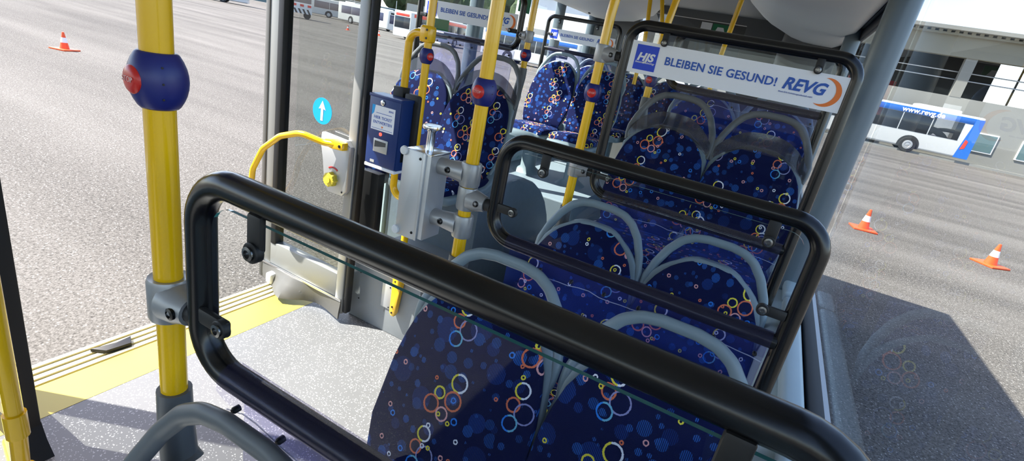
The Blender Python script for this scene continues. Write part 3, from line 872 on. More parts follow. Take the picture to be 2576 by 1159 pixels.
def partition(y, x0, x1, z0, z1, label, tabs, sign=None, film='long', post=0.86, flip=False, group='partition frames'):
    """black tube frame with a pane held by tabs; a film flap hangs from its lower bar"""
    p = tag(empty('partition', (0, y, z0)), label, 'partition', group)
    h = z1 - z0
    r = 0.018
    if not flip:
        path = [(x1, 0, post - z0), (x1, 0, h), (x0, 0, h), (x0, 0, 0), (x1 - 0.01, 0, 0)]
    else:
        path = [(x0, 0, post - z0), (x0, 0, h), (x1, 0, h), (x1, 0, 0), (x0 + 0.01, 0, 0)]
    fr = tube(fillet(path, [0, 0.062, 0.062, 0.062, 0], 9), r, 20)
    obj('frame', fr, M['black'], p)
    obj('glass_pane', pane_mesh(x0 + 0.030, x1 - 0.028, 0.028, h - 0.026, -0.004, 0.035), [M['clear'], M['edge']], p, smooth=False)
    cl_ = 0.034 if sign else 0.045
    for k, (side, pos) in enumerate(tabs):
        if side in 'tb':
            s = 1 if side == 't' else -1
            zt = h - 0.012 if s > 0 else 0.012
            b = box(pos - 0.0115, pos + 0.0115, -0.016, -0.006, min(zt, zt - s * cl_), max(zt, zt - s * cl_), 0.004)
            c = Vector((pos, -0.016, zt - s * cl_))
        else:
            s = 1 if side == 'l' else -1
            xt = (x0 + 0.012) if s > 0 else (x1 - 0.012)
            b = box(min(xt, xt + s * 0.055), max(xt, xt + s * 0.055), -0.016, -0.006, pos - z0 - 0.0115, pos - z0 + 0.0115, 0.004)
            c = Vector((xt + s * 0.046, -0.016, pos - z0))
        join(b, lathe([(0.0125, 0), (0.0125, 0.0085), (0.011, 0.0098), (0.0, 0.0098)], 20, (0, -1, 0), c + Vector((0, 0.006, 0))))
        tb = obj('glass_clip', b, M['rubber'], p)
        obj('clip_bolt', lathe([(0.0085, 0), (0.0085, 0.0035), (0.005, 0.0042), (0.0045, 0.001), (0, 0.001)], 14, (0, -1, 0), c + Vector((0, -0.0032, 0))), M['steel_dark'], tb)
    if film == 'long':
        rings = []
        n = 24
        xa, xb = x0 + 0.055, x1 - 0.02
        for i in range(n + 1):
            x = xa + (xb - xa) * i / n
            wv = 0.004 * math.sin(x * 23) + 0.002 * math.sin(x * 61)
            lo = [(x, 0.0205 * math.sin(a), 0.0205 * math.cos(a)) for a in [-PI / 2, -PI / 4, 0, PI / 4, PI / 2]]
            hang = [(x, 0.0205, -0.012), (x, 0.019 + wv, -0.05 + 0.004 * math.sin(x * 31)), (x, 0.017 + wv * 1.5, -0.13), (x, 0.016 + wv * 2, -0.26), (x, 0.02 + wv * 2, -0.36)]
            front = [(x, -0.0205, -0.012), (x, -0.006 + wv, -0.044)]
            rings.append((front[::-1] + lo + hang[:1], hang))
        def sheet(rows):
            bm = bmesh.new()
            vr = [[bm.verts.new(q) for q in rg] for rg in rows]
            for a, b in zip(vr[:-1], vr[1:]):
                for j in range(len(a) - 1):
                    bm.faces.new((a[j], a[j + 1], b[j + 1], b[j]))
            return bm
        fo = obj('film_sleeve', sheet([r_[0] for r_ in rings]), M['film_wrap'], p)
        ff = obj('film_flap', sheet([r_[1] for r_ in rings]), M['film'], p)
        hem = [(r_[0][0][0], r_[0][0][1] - 0.001, -0.050 + 0.0035 * math.sin(r_[0][0][0] * 37) + 0.0015 * math.sin(r_[0][0][0] * 83)) for r_ in rings]
        obj('film_hem', tube(hem, 0.0011, 6), M['hem'], ff)
        obj('film_hem', tube([r_[1][-1] for r_ in rings], 0.0011, 6), M['hem'], ff)
        obj('film_hem', tube(rings[-1][1], 0.0011, 6), M['hem'], ff)
        for i in range(8):
            x = xa + 0.02 + (xb - xa - 0.04) * i / 7
            obj('film_stud', lathe([(0.0048, -0.005), (0.0048, 0.003), (0.0025, 0.006), (0, 0.006)], 12, (0, -1, 0), (x, -0.007, -0.040)), M['rubber'], fo)
    if sign: sign_part(p, *sign, -0.0085)
    return p

partition(YP[0], -0.580, 0.135, 1.125, 1.388, 'nearest low black tube partition, glass edge showing green', (('t', -0.464), ('l', 1.205), ('t', 0.045), ('r', 1.19)))
partition(YP[1], -0.572, 0.145, 1.122, 1.383, 'middle low black tube partition between the two sets of seat handles', (('t', -0.455), ('l', 1.205), ('t', 0.052), ('r', 1.186)))
partition(YP[2], -0.560, 0.152, 1.120, 1.738, 'tall black partition with the large readable white sign', (('t', -0.43), ('l', 1.19), ('t', 0.045)), sign=(-0.538, 0.137, 0.460, 0.566), post=0.80)
partition(2.70, -0.56, 0.152, 1.545, 1.80, 'low black partition seen through the glass of the tall sign partition', (('l', 1.63),), post=1.28)
partition(2.755, -2.17, -1.455, 1.565, 1.86, 'left hand black partition whose sign is crossed by a yellow pole', (('r', 1.66), ('t', -1.95), ('l', 1.66)), sign=(-2.13, -1.475, 0.085, 0.185), post=1.28, flip=True)
partition(4.75, -2.22, -1.50, 1.61, 1.90, 'far left black partition with the smallest sign', (('l', 1.74), ('t', -2.10), ('t', -1.72)), sign=(-2.19, -1.53, 0.085, 0.185), post=1.36, flip=True)

# ------------------------------------------------------------------ ticket validator and dispenser
v = tag(empty('ticket_validator', (-1.548, 1.80, 0.955)), 'dark blue ticket validator box on the yellow loop by the door', 'ticket validator')
obj('casing', prism([(-0.092, 0.0), (0.088, 0.0), (0.088, 0.31), (-0.092, 0.31)], 0.004, 0.085, 'XZ', 0.004), M['val_blue'], v)
obj('front_cover', box(-0.09, 0.086, -0.004, 0.006, 0.004, 0.312, 0.004), M['val_blue'], v)
obj('top_lid', prism([(-0.094, 0.308), (0.09, 0.308), (0.09, 0.322), (-0.094, 0.322)], -0.006, 0.088, 'XZ', 0.003), M['val_blue'], v)
obj('base_plate', box(-0.092, 0.088, -0.004, 0.09, -0.014, 0.002, 0.003), M['sign'], v)
obj('back_mount', box(0.03, 0.115, 0.085, 0.125, -0.02, 0.345, 0.008), M['rubber'], v)
obj('back_mount', box(-0.04, 0.02, 0.085, 0.135, 0.27, 0.365, 0.006), M['rubber'], v)
obj('lock', lathe([(0.012, 0), (0.012, 0.004), (0.009, 0.006), (0, 0.006)], 18, (0, -1, 0), (-0.012, -0.004, 0.291)), M['steel'], v)
lb = obj('notice', box(-0.07, 0.062, -0.0052, -0.0038, 0.165, 0.275), M['sign'], v, smooth=False)
text('notice_lettering', 'HIER TICKET', 0.0185, M['sblue'], lb, (-0.004, -0.0056, 0.222), bold=0.01, align='CENTER', extrude=0.0002)
text('notice_lettering', 'ENTWERTEN', 0.0185, M['sblue'], lb, (-0.004, -0.0056, 0.200), bold=0.01, align='CENTER', extrude=0.0002)
text('operator_lettering', 'REVG', 0.011, M['sblue'], lb, (0.025, -0.0056, 0.260), bold=0.02, shear=0.25, extrude=0.0002)
obj('notice_corner', prism([(-0.07, 0.275), (-0.07, 0.228), (-0.058, 0.24), (-0.052, 0.275)], -0.0058, -0.005, 'XZ'), M['cyan'], lb, smooth=False)
obj('notice_rule', box(-0.045, 0.045, -0.0058, -0.005, 0.2415, 0.2435), M['sblue'], lb, smooth=False)
obj('notice_rule', box(-0.064, 0.056, -0.0058, -0.005, 0.172, 0.1735), M['sblue'], lb, smooth=False)
obj('notice_arrow', prism([(-0.010, 0.186), (0.002, 0.186), (-0.004, 0.177)], -0.0058, -0.005, 'XZ'), M['orange'], lb, smooth=False)
obj('indicator_lamp', lathe([(0.008, 0), (0.008, 0.002), (0.005, 0.004), (0, 0.0045)], 16, (0, -1, 0), (-0.01, -0.004, 0.15)), M['led'], v)
sl_ = box(-0.045, 0.038, -0.0085, -0.003, 0.066, 0.128, 0.003)
obj('ticket_slot', sl_, M['val_grey'], v)
obj('slot_opening', prism([(-0.036, 0.118), (0.029, 0.118), (0.029, 0.100), (-0.036, 0.088)], -0.0092, -0.008, 'XZ'), M['dark_trim'], v, smooth=False)
obj('type_plate', box(-0.058, -0.034, -0.0052, -0.0038, 0.012, 0.024), M['val_grey'], v, smooth=False)
obj('side_connector', box(0.0872, 0.0905, 0.03, 0.06, 0.04, 0.11, 0.001), M['bolt'], v)

d = tag(empty('dispenser', (-0.79, 1.10, 1.055)), 'silver box dispenser with a round push knob clamped to a yellow pole', 'dispenser')
obj('body', prism([(-0.042, 0.0), (0.040, 0.0), (0.040, 0.235), (-0.042, 0.235)], -0.035, 0.050, 'XZ', 0.004), M['alu'], d)
obj('front_plate', prism(rrect(-0.046, 0.018, -0.004, 0.239, 0.004), -0.040, -0.034, 'XZ', 0.0015), M['alu'], d)
obj('side_rim', box(0.018, 0.026, -0.041, -0.033, -0.004, 0.239, 0.001), M['alu'], d)
obj('lid', box(-0.044, 0.042, -0.037, 0.052, 0.234, 0.240, 0.002), M['steel'], d)
pk = obj('pump', lathe([(0.011, 0.0), (0.011, 0.05), (0.0125, 0.052), (0.0125, 0.058)], 18, (0, 0, 1), (0.0, 0.008, 0.238)), M['steel'], d)
obj('push_knob', lathe([(0.010, 0.0), (0.0245, 0.003), (0.026, 0.008), (0.0245, 0.013), (0, 0.014)], 26, (0, 0, 1), (0.0, 0.008, 0.293)), M['steel'], pk)
for z in (0.008, 0.232):
    obj('white_bumper', lathe([(0.0, -0.006), (0.011, -0.004), (0.0125, 0.0), (0.011, 0.005), (0, 0.008)], 18, (0, -1, 0), (-0.044, -0.040, z)), M['white'], d)
for z in (0.015, 0.222):
    obj('screw', lathe([(0.004, 0), (0.0035, 0.002), (0, 0.0022)], 10, (0, -1, 0), (0.010, -0.040, z)), M['bolt'], d)
def dclamp(z):
    d0 = Vector((0.036, 0.012, z)); e0 = Vector((0.13, 0.02, z))
    ax = (e0 - d0).normalized()
    sl = lathe([(0.0185, -0.030), (0.0255, -0.031), (0.0275, -0.026), (0.0275, 0.026), (0.0255, 0.031), (0.0185, 0.030)], 24)
    shift(sl, (0.13, 0.02, z))
    join(sl, tube([d0, d0 + ax * 0.03, e0 - ax * 0.03, e0 - ax * 0.012], 0.023, 20, ref=(0, 0, 1), radii=(1.0, 1.0, 1.18, 1.3)))
    c = obj('clamp', sl, M['clamp'], d, sharp=50)
    nrm = Vector((ax.y, -ax.x, 0))
    obj('clamp_bolt', lathe([(0.0085, -0.003), (0.0085, 0.003), (0.005, 0.0045), (0.004, 0.0015), (0, 0.0015)], 14, nrm, d0 + ax * 0.038 + nrm * 0.0225), M['bolt'], c)
dclamp(1.262 - 1.055); dclamp(1.118 - 1.055)

# ------------------------------------------------------------------ seats
def backline(z):
    """front face of the back cushion, y against height (the partition plane behind is y = 0)"""
    return -0.315 + (z - 0.44) * 0.352
def interp(tab, z):
    for (a, va), (b, vb) in zip(tab[:-1], tab[1:]):
        if z <= b: return va + (vb - va) * (z - a) / (b - a)
    return tab[-1][1]
WB = [(0.44, 0.180), (0.50, 0.198), (0.62, 0.222), (0.78, 0.214), (0.88, 0.196), (0.92, 0.180), (0.955, 0.158), (0.985, 0.130), (1.008, 0.098), (1.022, 0.068), (1.03, 0.04)]

def ring_at(z, w, y0, y1, crown, n=40):
    """flat closed section at height z: half width w, front at y0 (bulged by crown), back at y1"""
    out = []
    for j in range(n):
        t = 2 * PI * j / n
        c, s = math.cos(t), math.sin(t)
        x = w * math.copysign(abs(c) ** 0.62, c)
        u = x / max(w, 1e-6)
        yc, hy = (y0 + y1) / 2, (y1 - y0) / 2
        y = yc + hy * math.copysign(abs(s) ** 0.55, s)
        if s < 0: y += crown * (u * u) * 1.0 * abs(s)
        out.append((x, y, z))
    return out

def make_seat(kind, base, label, group):
    """bus seat facing -Y: shell, two cushions, arched grab handle, pedestal"""
    root = tag(empty('passenger_chair', (0, 0, 0)), label, 'seat', group)
    f = 0.835 if kind == 'headrest' else 0.972
    hard = M['socket'] if kind == 'dark' else M['shell']  # nearest seat: foreground shade put into a darker plastic colour
    top = lambda z: 0.44 + (z - 0.44) * f
    zs = [0.44, 0.455, 0.48, 0.54, 0.62, 0.70, 0.78, 0.85, 0.90, 0.94, 0.965, 0.985, 1.0, 1.013, 1.022, 1.028]
    rings = []
    for i, z in enumerate(zs):
        zz = top(z)
        w = interp(WB, z)
        e = 0.5 if i == 0 else 0.8 if i == 1 else 1.0
        t = 0.045 * e * min(1, (1.045 - z) / 0.06)
        yb = backline(zz) + 0.05
        rings.append(ring_at(zz, w * (0.95 if i == 0 else 1), yb - t, yb, 0.012))
    bk = obj('back_cushion', loft(rings), M['fabric'], root, sharp=70)
    set_uv(bk, lambda c: (c.x, c.z))
    rings = []
    for z in zs[2:]:
        zz = top(z)
        w = interp(WB, z) + 0.0075 + 0.017 * max(0, 1 - abs(z - 0.925) / 0.07)
        yb = backline(zz) + 0.043
        zq = zz + (0.009 if z > 1.0 else 0.005 if z > 0.96 else 0)
        rings.append(ring_at(zq, w, yb, yb + 0.032, 0.0))
    if kind == 'headrest':
        pass
    obj('shell', loft(rings), hard, root, sharp=70)
    # arched handle rising from the shoulders
    half = [(0.200, 0.835), (0.204, 0.87), (0.202, 0.90), (0.186, 0.955), (0.158, 1.012), (0.122, 1.056), (0.085, 1.077), (0.04, 1.085)]
    ctl = half + [(-a, b) for a, b in half[::-1]]
    hp = fillet([(x, backline(min(z, 1.0)) + 0.060 + 0.10 * max(0, z - 0.9) + 0.12 * max(0, z - 1.0), z) for x, z in ctl], 0.06, 3)
    rad = [0.6 + 0.4 * min(1, max(0, (q[2] - 0.84) / 0.07)) for q in hp]
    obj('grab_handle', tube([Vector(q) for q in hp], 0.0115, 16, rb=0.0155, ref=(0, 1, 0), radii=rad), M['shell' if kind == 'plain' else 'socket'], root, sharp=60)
    if kind == 'headrest':
        # smoked plastic panel filling the lower part of the arch
        g = []
        for i in range(15):
            u = -1 + 2 * i / 14
            x = 0.200 * u
            z1 = 0.90 + 0.108 * (1 - abs(u) ** 2.6) 
            z0 = 0.832 + 0.052 * (1 - u * u) 
            y0 = backline(0.9) + 0.038
            g.append([(x, y0 - 0.002, z0), (x, y0 - 0.002 + 0.01 * (1 - u * u), (z0 + z1) / 2), (x, y0 + 0.012, z1), (x, y0 + 0.016, z1), (x, y0 + 0.004 + 0.01 * (1 - u * u), (z0 + z1) / 2), (x, y0 + 0.003, z0)])
        obj('headrest_panel', loft(g), M['smoked'], root, sharp=50)
    # seat cushion and pan
    rings = []
    for y, zt, w in ((-0.652, 0.405, 0.15), (-0.648, 0.428, 0.178), (-0.632, 0.452, 0.192), (-0.60, 0.466, 0.200), (-0.52, 0.468, 0.205), (-0.42, 0.460, 0.205), (-0.32, 0.454, 0.200), (-0.235, 0.455, 0.188), (-0.21, 0.45, 0.175)):
        zb = 0.395
        r = [(px, y, pz) for px, pz in squircle(0, (zt + zb) / 2, w, (zt - zb) / 2, 32, 3.4)]
        rings.append(r)
    sc = obj('seat_cushion', loft(rings), M['fabric'], root, sharp=70)
    set_uv(sc, lambda c: (c.x + 0.9, c.y + 0.3 + 0.6 * c.z))
    rings = []
    for y, w, zt in ((-0.655, 0.17, 0.412), (-0.63, 0.200, 0.414), (-0.5, 0.213, 0.415), (-0.3, 0.212, 0.418), (-0.2, 0.205, 0.46), (-0.165, 0.2, 0.50)):
        r = [(px, y, pz) for px, pz in squircle(0, (zt + 0.345) / 2, w, (zt - 0.345) / 2, 32, 4)]
        rings.append(r)
    obj('seat_pan', loft(rings), M['shell'], root, sharp=70)
    rings = [[(px, py, z) for px, py in squircle(0, -0.36, a, b, 20, 3)] for z, a, b in ((base, 0.13, 0.13), (base + (0.05 if base < 0.2 else 0.004), 0.06 if base < 0.2 else 0.12, 0.08), (0.30, 0.06, 0.08), (0.35, 0.11, 0.14))]
    obj('pedestal', loft(rings), M['shell'], root, sharp=60)
    return root

GS = 'blue ringed bus seats'
proto = {}
first_used = {}
def seat(kind, x, y, raise_, base, label, rz=0.0, group=GS):
    key = (kind, base)
    if key not in proto:
        o = proto[key] = make_seat(kind, base, label, group)
    else:
        o = copy_tree(proto[key])
    o.location = (x, y, raise_)
    o.rotation_euler = (0, 0, rz)
    o['label'] = label
    o['group'] = group
    return o

XA, XB = -0.487, -0.052
seat('dark', XA + 0.035, YP[0], 0.0, 0.0, 'seat in the bottom left foreground, only its arched handle showing, shade put into its plastic colour')
seat('plain', XA, YP[1], 0.0, 0.0, 'large blue seat in the centre foreground right beside the sunny aisle')
seat('plain', XB, YP[1], 0.0, 0.0, 'foreground blue seat by the window, mostly behind the nearest partition')
seat('plain', XA, YP[2], 0.0, 0.0, 'aisle seat behind the middle low partition')
seat('plain', XB, YP[2], 0.0, 0.0, 'window seat behind the middle low partition, handle beside the black post')
seat('headrest', XA + 0.03, 2.70, 0.42, 0.40, 'raised aisle seat seen through the tall sign partition, smoky headrest')
seat('headrest', XB + 0.015, 2.70, 0.42, 0.40, 'raised window seat seen through the tall sign partition')
seat('plain', XA + 0.05, 3.50, 0.50, -0.08, 'aisle seat one row behind the raised pair, seen through hanging film')
seat('plain', XB + 0.02, 3.50, 0.50, -0.08, 'window seat one row behind the raised pair, seen through hanging film')
seat('headrest', -1.93, 2.70, 0.42, 0.40, 'sunlit left seat behind the yellow pole loop and ticket validator')
seat('headrest', -1.515, 2.70, 0.42, 0.40, 'left aisle seat behind the pole with the silver dispenser')
seat('plain', -1.945, 4.68, 0.50, 0.0, 'sunlit seat at far left, brightest in the bus')
seat('plain', -1.50, 4.68, 0.50, 0.0, 'far aisle seat half in sun behind the tall partition pole')
for i, (x, lb_) in enumerate(((-2.0, 'rear bench seat in the far left corner'), (-1.56, 'rear bench seat showing beside the left post of the tall sign partition'), (-1.12, 'rear bench seat in the middle of the bus, behind a stop button'), (-0.68, 'rear bench seat right of the middle one'))):
    seat('plain', x, 5.72, 0.50, 0.0, lb_)

# ------------------------------------------------------------------ small marks on the glass
es = tag(empty('exit_sticker', (-2.293, 3.12, 1.62)), 'green emergency exit sticker on the left window behind the sign', 'sticker', 'green exit stickers')
obj('sticker_sheet', box(0, 0.002, -0.13, 0.13, -0.09, 0.09), M['green'], es, smooth=False)
es = tag(empty('exit_sticker', (-2.293, 4.35, 1.93)), 'green emergency exit sticker high on the far left window', 'sticker', 'green exit stickers')
obj('sticker_sheet', box(0, 0.002, -0.11, 0.11, -0.07, 0.07), M['green'], es, smooth=False)
es = tag(empty('exit_sticker', (-0.93, 6.072, 2.11)), 'white and green emergency exit sticker on the rear window', 'sticker', 'green exit stickers')
obj('sticker_sheet', box(-0.02, 0.15, -0.002, 0, -0.08, 0.06), M['green'], es, smooth=False)
obj('white_half', box(-0.14, -0.03, -0.002, 0, -0.08, 0.06), M['white'], es, smooth=False)
obj('pictogram', prism([(0.0, -0.06), (0.04, -0.06), (0.06, -0.02), (0.1, -0.05), (0.13, -0.05), (0.09, 0.03), (0.03, 0.03)], -0.0035, -0.002, 'XZ'), M['white'], es, smooth=False)
hm = tag(empty('escape_hammer', (0.225, 2.98, 1.66)), 'red escape hammer on the right pillar behind the sign partition', 'hammer')
obj('hammer_handle', tube([(0, 0, -0.06), (0, 0, 0.07)], 0.012, 12), M['redtag'], hm)
obj('hammer_head', box(-0.02, 0.02, -0.03, 0.03, 0.065, 0.095, 0.006), M['redtag'], hm)
obj('hammer_bracket', box(0.012, 0.075, -0.02, 0.02, -0.05, 0.05, 0.005), M['dark_trim'], hm)

# ------------------------------------------------------------------ the yard outside
def traffic_cone(x, y, label, s=0.74):
    c = tag(empty('traffic_cone', (x, y, GZ), random.uniform(0, 1)), label, 'traffic cone', 'orange traffic cones')
    h = 0.50 * s
    def rad(z): return (0.125 - 0.098 * z / h) * s
    obj('cone_body', lathe([(rad(0.02), 0.02), (rad(h), h), (rad(h) * 0.6, h + 0.004), (0, h + 0.004)], 24), M['cone'], c)
    a, b = 0.42 * h, 0.70 * h
    obj('white_band', lathe([(rad(a) + 0.003, a), (rad(b) + 0.003, b)], 24), M['cone_white'], c)
    obj('cone_base', box(-0.19, 0.19, -0.19, 0.19, 0, 0.03, 0.008), M['cone'], c)
traffic_cone(-14.1, 5.85, 'orange and white cone alone on the bright yard at far left')
traffic_cone(1.86, 10.8, 'orange cone beside the right window pillar')
traffic_cone(3.70, 10.75, 'orange cone at the right edge beyond the bus shadow')
traffic_cone(-41.3, 41.2, 'tiny distant cone seen through the open door leaf', 1.0)
traffic_cone(-39.5, 43.8, 'tiny distant cone in front of the parked buses', 1.0)

def wheel(parent, x, y, r=0.48):
    s = -1 if y < 0 else 1
    w = obj('wheel', lathe([(0.24, -0.13), (r * 0.96, -0.13), (r, -0.09), (r, 0.09), (r * 0.96, 0.13), (0.27, 0.13)], 28, (0, s, 0), (x, y, r)), M['tyre'], parent)
    obj('wheel_rim', lathe([(0.29, 0.128), (0.28, 0.145), (0.18, 0.155), (0.15, 0.135), (0.06, 0.15), (0.0, 0.15)], 24, (0, s, 0), (x, y, r)), M['rim'], w)

def bus(name, label, x, y, rz, L=12.0, stripe=None, tail=None, band='bus_window', windows=5, site=None, low='bus_white', group='parked buses'):
    """local frame: front towards +x, roof at 3.0 m"""
    b = tag(empty(name, (x, y, GZ), rz), label, 'bus', group)
    hl = L / 2
    body = loft([[(xx, yy, zz) for yy, zz in rrect(-1.25 * k, 1.25 * k, 0.30 + 0.02 * (1 - k), 2.95 - 0.25 * (1 - k), 0.14)] for xx, k in ((-hl, 0.93), (-hl + 0.12, 0.995), (-hl + 0.3, 1.0), (hl - 0.5, 1.0), (hl - 0.12, 0.97), (hl, 0.88))])
    obj('body', body, M[low], b)
    for s in (-1, 1):
        n = windows
        for k in range(n):
            a = -hl + 0.9 + (L - 2.0) * k / n; e = -hl + 0.9 + (L - 2.0) * (k + 1) / n - 0.06
            obj('side_window', box(a, e, s * 1.252 - 0.012, s * 1.252 + 0.012, 1.35, 2.45, 0.01), M[band], b)
        if stripe:
            obj('roof_stripe', box(-hl + 0.3, hl - 0.4, s * 1.254 - 0.01, s * 1.254 + 0.01, 2.46, 2.82, 0.008), M[stripe], b)
        for wx in (hl - 2.7, -hl + 3.3):
            if abs(wx) < hl: wheel(b, wx, s * 1.18)
            arch = [(wx + 0.62 * math.cos(a), 0.48 + 0.62 * math.sin(a)) for a in [PI * j / 14 for j in range(15)]]
            obj('wheel_arch', prism(arch + [(wx - 0.62, 0.29), (wx + 0.62, 0.29)], s * 1.256 - 0.006, s * 1.256 + 0.006, 'XZ'), M['hall_dark'], b)
    obj('windscreen', box(hl - 0.10, hl + 0.012, -1.02, 1.02, 1.15, 2.35, 0.03), M[band], b)
    obj('destination_display', box(hl - 0.14, hl + 0.008, -0.9, 0.9, 2.42, 2.68, 0.02), M[stripe or 'hall_dark'], b)
    obj('roof_unit', box(-hl + 1.2, -hl + 3.6, -0.9, 0.9, 2.9, 3.14, 0.08), M['bus_white'], b)
    obj('roof_unit', box(0.2, hl - 1.5, -0.9, 0.9, 2.9, 3.08, 0.08), M['bus_white'], b)
    if tail:
        obj('tail_panel', prism([(-hl - 0.01, 0.32), (-hl + 0.75, 0.32), (-hl + 0.42, 2.75), (-hl - 0.01, 2.75)], -1.268, -1.25, 'XZ'), M[tail], b)
        obj('tail_panel', box(-hl - 0.02, -hl + 0.02, -1.12, 1.12, 0.35, 2.7), M[tail], b)
        obj('tail_lamp', box(-hl + 0.25, -hl + 0.42, -1.276, -1.262, 1.0, 1.45, 0.01), M['bus_red'], b)
    if site:
        text('site_lettering', site, 0.42, M['white'], b, (0, -1.27, 2.62), align='CENTER', bold=0.02, extrude=0.004)
    return b

# right hand yard: blue and white bus in front of the concrete hall
b1 = bus('bus', 'white bus with blue roof stripe and blue tail before the concrete hall', 4.95, 43.75, PI, 12.0, stripe='bus_blue', tail=None, windows=6)
b1.rotation_euler = (0, 0, PI)
obj('tail_panel', prism([(-6.01, 0.32), (-5.25, 0.32), (-5.58, 2.80), (-6.01, 2.80)], 1.26, 1.275, 'XZ'), M['bus_blue'], b1)
obj('tail_lamp', prism([(-5.62, 0.95), (-5.40, 0.85), (-5.5, 1.5), (-5.66, 1.4)], 1.27, 1.285, 'XZ'), M['bus_red'], b1)
text('site_lettering', 'www.revg.de', 0.44, M['white'], b1, (-2.8, 1.275, 2.64), rot=(PI / 2, 0, PI), align='CENTER', bold=0.03, extrude=0.004)

hall = tag(empty('hall', (0, 46.2, GZ)), 'long concrete bus hall with open upper bays on the right', 'building')
obj('lower_wall', box(-14, 62, 0, 0.5, 0, 4.05), M['concrete_light'], hall, smooth=False)
obj('upper_beam', box(-14, 62, -0.1, 0.6, 6.55, 7.82), M['concrete'], hall, smooth=False)
eav = box(-14, 62, -1.0, 6, 8.05, 8.28)
obj('roof_edge', eav, M['concrete_light'], hall, smooth=False)
cor = bmesh.new()
join(cor, box(-14, 62, -0.5, 6, 7.8, 7.92))
for i in range(170):
    join(cor, box(-14 + i * 0.45, -14 + i * 0.45 + 0.22, -0.6, 6, 7.9, 8.06))
obj('corrugated_roof', cor, M['concrete'], hall, smooth=False)
for i in range(11):
    x = -11.3 + i * 7.0
    obj('column', box(x - 0.32, x + 0.32, -0.02, 0.5, 4.05, 6.6), M['concrete_light'], hall, smooth=False)
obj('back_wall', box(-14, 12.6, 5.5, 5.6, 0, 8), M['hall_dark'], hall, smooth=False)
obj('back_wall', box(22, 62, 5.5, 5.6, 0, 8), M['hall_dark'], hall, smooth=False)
obj('bay_rail', tube([(-14, 1.0, 5.2), (62, 1.0, 5.2)], 0.04, 8), M['alu'], hall)
obj('bay_rail', tube([(-14, 1.0, 5.7), (62, 1.0, 5.7)], 0.04, 8), M['alu'], hall)
for x in (14.0, 15.6, 17.2):
    obj('bay_mullion', box(x - 0.06, x + 0.06, 5.4, 5.5, 3, 8), M['dark_trim'], hall, smooth=False)
for x0, x1 in ((10.55, 13.0), (14.25, 17.2), (18.6, 21.6), (3.0, 5.5)):
    wfr = obj('window_frame', box(x0, x1, -0.06, 0.02, 0.82, 2.1), M['white'], hall, smooth=False)
    obj('window_pane', box(x0 + 0.08, x1 - 0.08, -0.075, -0.055, 0.9, 2.02), M['win_blind'], wfr, smooth=False)
kerb = box(-14, 62, -3.6, -3.3, 0, 0.14)
tag(obj('kerb', shift(kerb, (0, 46.2, GZ)), M['concrete_light'], smooth=False), 'pale concrete kerb along the foot of the hall', 'kerb')
nb = tag(empty('gate_sign', (-7.9, 45.6, 2.2)), 'white board with a dark number 3 seen through the rear window', 'sign board')
obj('board', box(-1.7, 1.2, 0, 0.1, -1.3, 0.95), M['white'], nb, smooth=False)
text('board_number', '3', 2.3, M['dark_trim'], nb, (0.1, -0.03, -0.15), align='CENTER', bold=0.0, extrude=0.01)
fn = tag(empty('fence', (2.2, 45.2, GZ)), 'grey bar fence with green board left of the right window pillar', 'fence')
for i in range(26):
    obj('fence_bar', box(i * 0.12, i * 0.12 + 0.03, 0, 0.03, 0, 2.0), M['alu'], fn, smooth=False)
obj('fence_rail', box(0, 3.1, -0.02, 0.05, 1.9, 1.98), M['alu'], fn, smooth=False)
obj('green_board', box(0.7, 2.2, -0.06, -0.02, 1.9, 3.6), M['green'], fn, smooth=False)

# left hand yard
bus('bus', 'white bus at the top edge left of the door leaf', -67.3, 41.6, math.radians(48), 12.0, windows=6)
bus('bus', 'white bus with dark windows right of the black door post', -60.5, 64.5, math.radians(-8), 12.0, band='bus_dark', windows=4)
bus('bus', 'white bus with a red roof stripe, its front facing the yard', -40.4, 54.3, math.radians(-86), 13.0, stripe='bus_red', windows=5)
bus('bus', 'blue striped bus seen beside the far left pole', -24.2, 49.5, math.radians(0), 11.0, stripe='bus_blue', windows=5)
tv = tag(empty('barrier_trailer', (-52.6, 44.6, GZ), math.radians(50)), 'low trailer with a striped warning board seen through the door leaf', 'trailer')
obj('trailer_bed', box(-1.5, 1.5, 0, 2.2, 0.75, 0.95), M['white'], tv, smooth=False)
wbm = obj('warning_board', box(-1.5, 1.5, -0.06, 0.0, 0.55, 1.7), M['white'], tv, smooth=False)
for i in range(6):
    x = -1.46 + i * 0.47
    obj('warning_stripe', prism([(x, 1.05), (x + 0.22, 1.05), (x + 0.5, 0.55), (x + 0.28, 0.55)], -0.075, -0.06, 'XZ'), M['hall_dark'], wbm, smooth=False)
for x in (-1.2, -0.4, 0.4, 1.2):
    obj('tail_lamp', box(x - 0.2, x + 0.2, -0.085, -0.06, 1.3, 1.55), M['bus_red'], wbm, smooth=False)
obj('load_box', box(-1.4, 1.4, 0.2, 2.2, 0.95, 3.2), M['bus_dark'], tv, smooth=False)
for x in (-1.0, 1.0):
    obj('wheel', lathe([(0.2, -0.12), (0.4, -0.12), (0.4, 0.12), (0.2, 0.12)], 20, (0, 1, 0), (x, 0.3, 0.4)), M['tyre'], tv)
bus('coach', 'silver white coach behind the striped trailer, seen through the door leaf', -73.0, 72.0, math.radians(44), 12.0, band='bus_dark', windows=4)

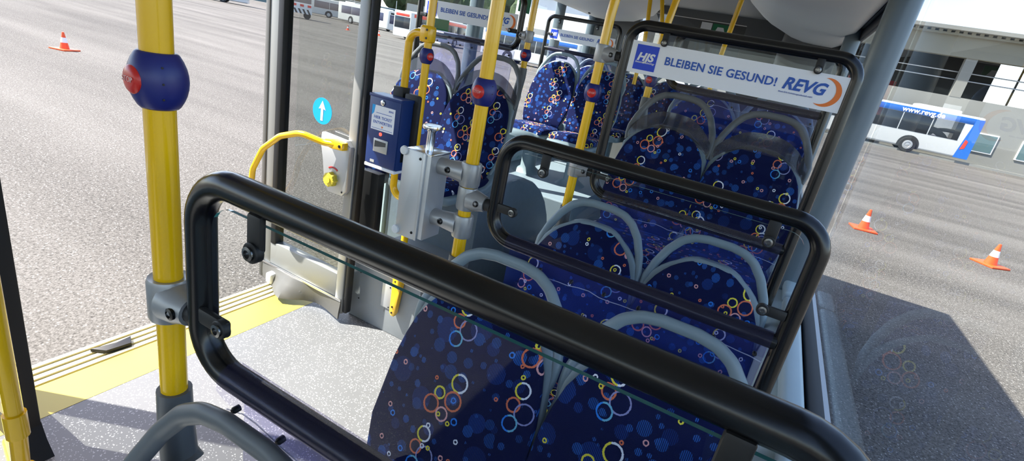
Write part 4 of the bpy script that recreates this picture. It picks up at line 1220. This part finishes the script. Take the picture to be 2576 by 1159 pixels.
# trees and fence on the skyline
def tree(x, y, h, label):
    t = tag(empty('tree', (x, y, GZ)), label, 'tree', 'trees behind the yard')
    bm = bmesh.new()
    for i in range(26):
        a = random.uniform(0, 2 * PI); r = random.uniform(0, 0.34) * h; z = random.uniform(0.35, 0.95) * h
        s = bmesh.new()
        bmesh.ops.create_icosphere(s, subdivisions=2, radius=random.uniform(0.12, 0.2) * h)
        for vv in s.verts: vv.co *= random.uniform(0.8, 1.2)
        shift(s, (r * math.cos(a), r * math.sin(a), z)); join(bm, s)
    obj('crown', bm, M['foliage'], t, smooth=False)
    obj('trunk', tube([(0, 0, 0), (0, 0, h * 0.5)], 0.05 * h, 10), M['bark'], t)
for i, (x, y, h) in enumerate(((-92, 92, 15), (-82, 96, 13), (-72, 99, 16), (-63, 102, 14), (-54, 103, 15), (-104, 84, 14))):
    tree(x, y, h, ['dark tree on the skyline above the striped trailer', 'dark tree on the skyline above the silver coach', 'dark tree above the white bus with dark windows', 'dark tree between the white bus and the red striped bus', 'dark tree directly above the red striped bus', 'dark tree at the left end of the skyline row'][i])
yf = tag(empty('yard_fence', (-96, 70, GZ), math.radians(28)), 'tall mesh fence on pale posts behind the white bus', 'fence')
for i in range(15):
    obj('fence_post', box(i * 4 - 0.05, i * 4 + 0.05, -0.05, 0.05, 0, 5.2), M['alu'], yf, smooth=False)
obj('fence_screen', box(0, 56, -0.02, 0.02, 0.3, 3.6), mat('green_grey_screen', (0.09, 0.14, 0.15), 0.8), yf, smooth=False)
obj('fence_rail', box(0, 56, -0.04, 0.04, 3.6, 3.72), M['alu'], yf, smooth=False)
bn = obj('banner', box(30, 44, -0.06, -0.03, 3.9, 5.2), M['alu_frame'], yf, smooth=False)
wh = tag(empty('white_hall', (-27, 66, GZ)), 'white hall building behind the blue striped bus', 'building')
obj('hall_wall', box(-9, 26, 0, 8, 0, 8.5), M['white'], wh, smooth=False)
for i in range(7):
    obj('hall_door', box(-7 + i * 4.6, -4.2 + i * 4.6, -0.05, 0.05, 0, 4.2), M['alu_frame'], wh, smooth=False)
obj('hall_roof', box(-9.6, 26.6, -0.6, 8.4, 8.5, 8.9), M['alu_frame'], wh, smooth=False)
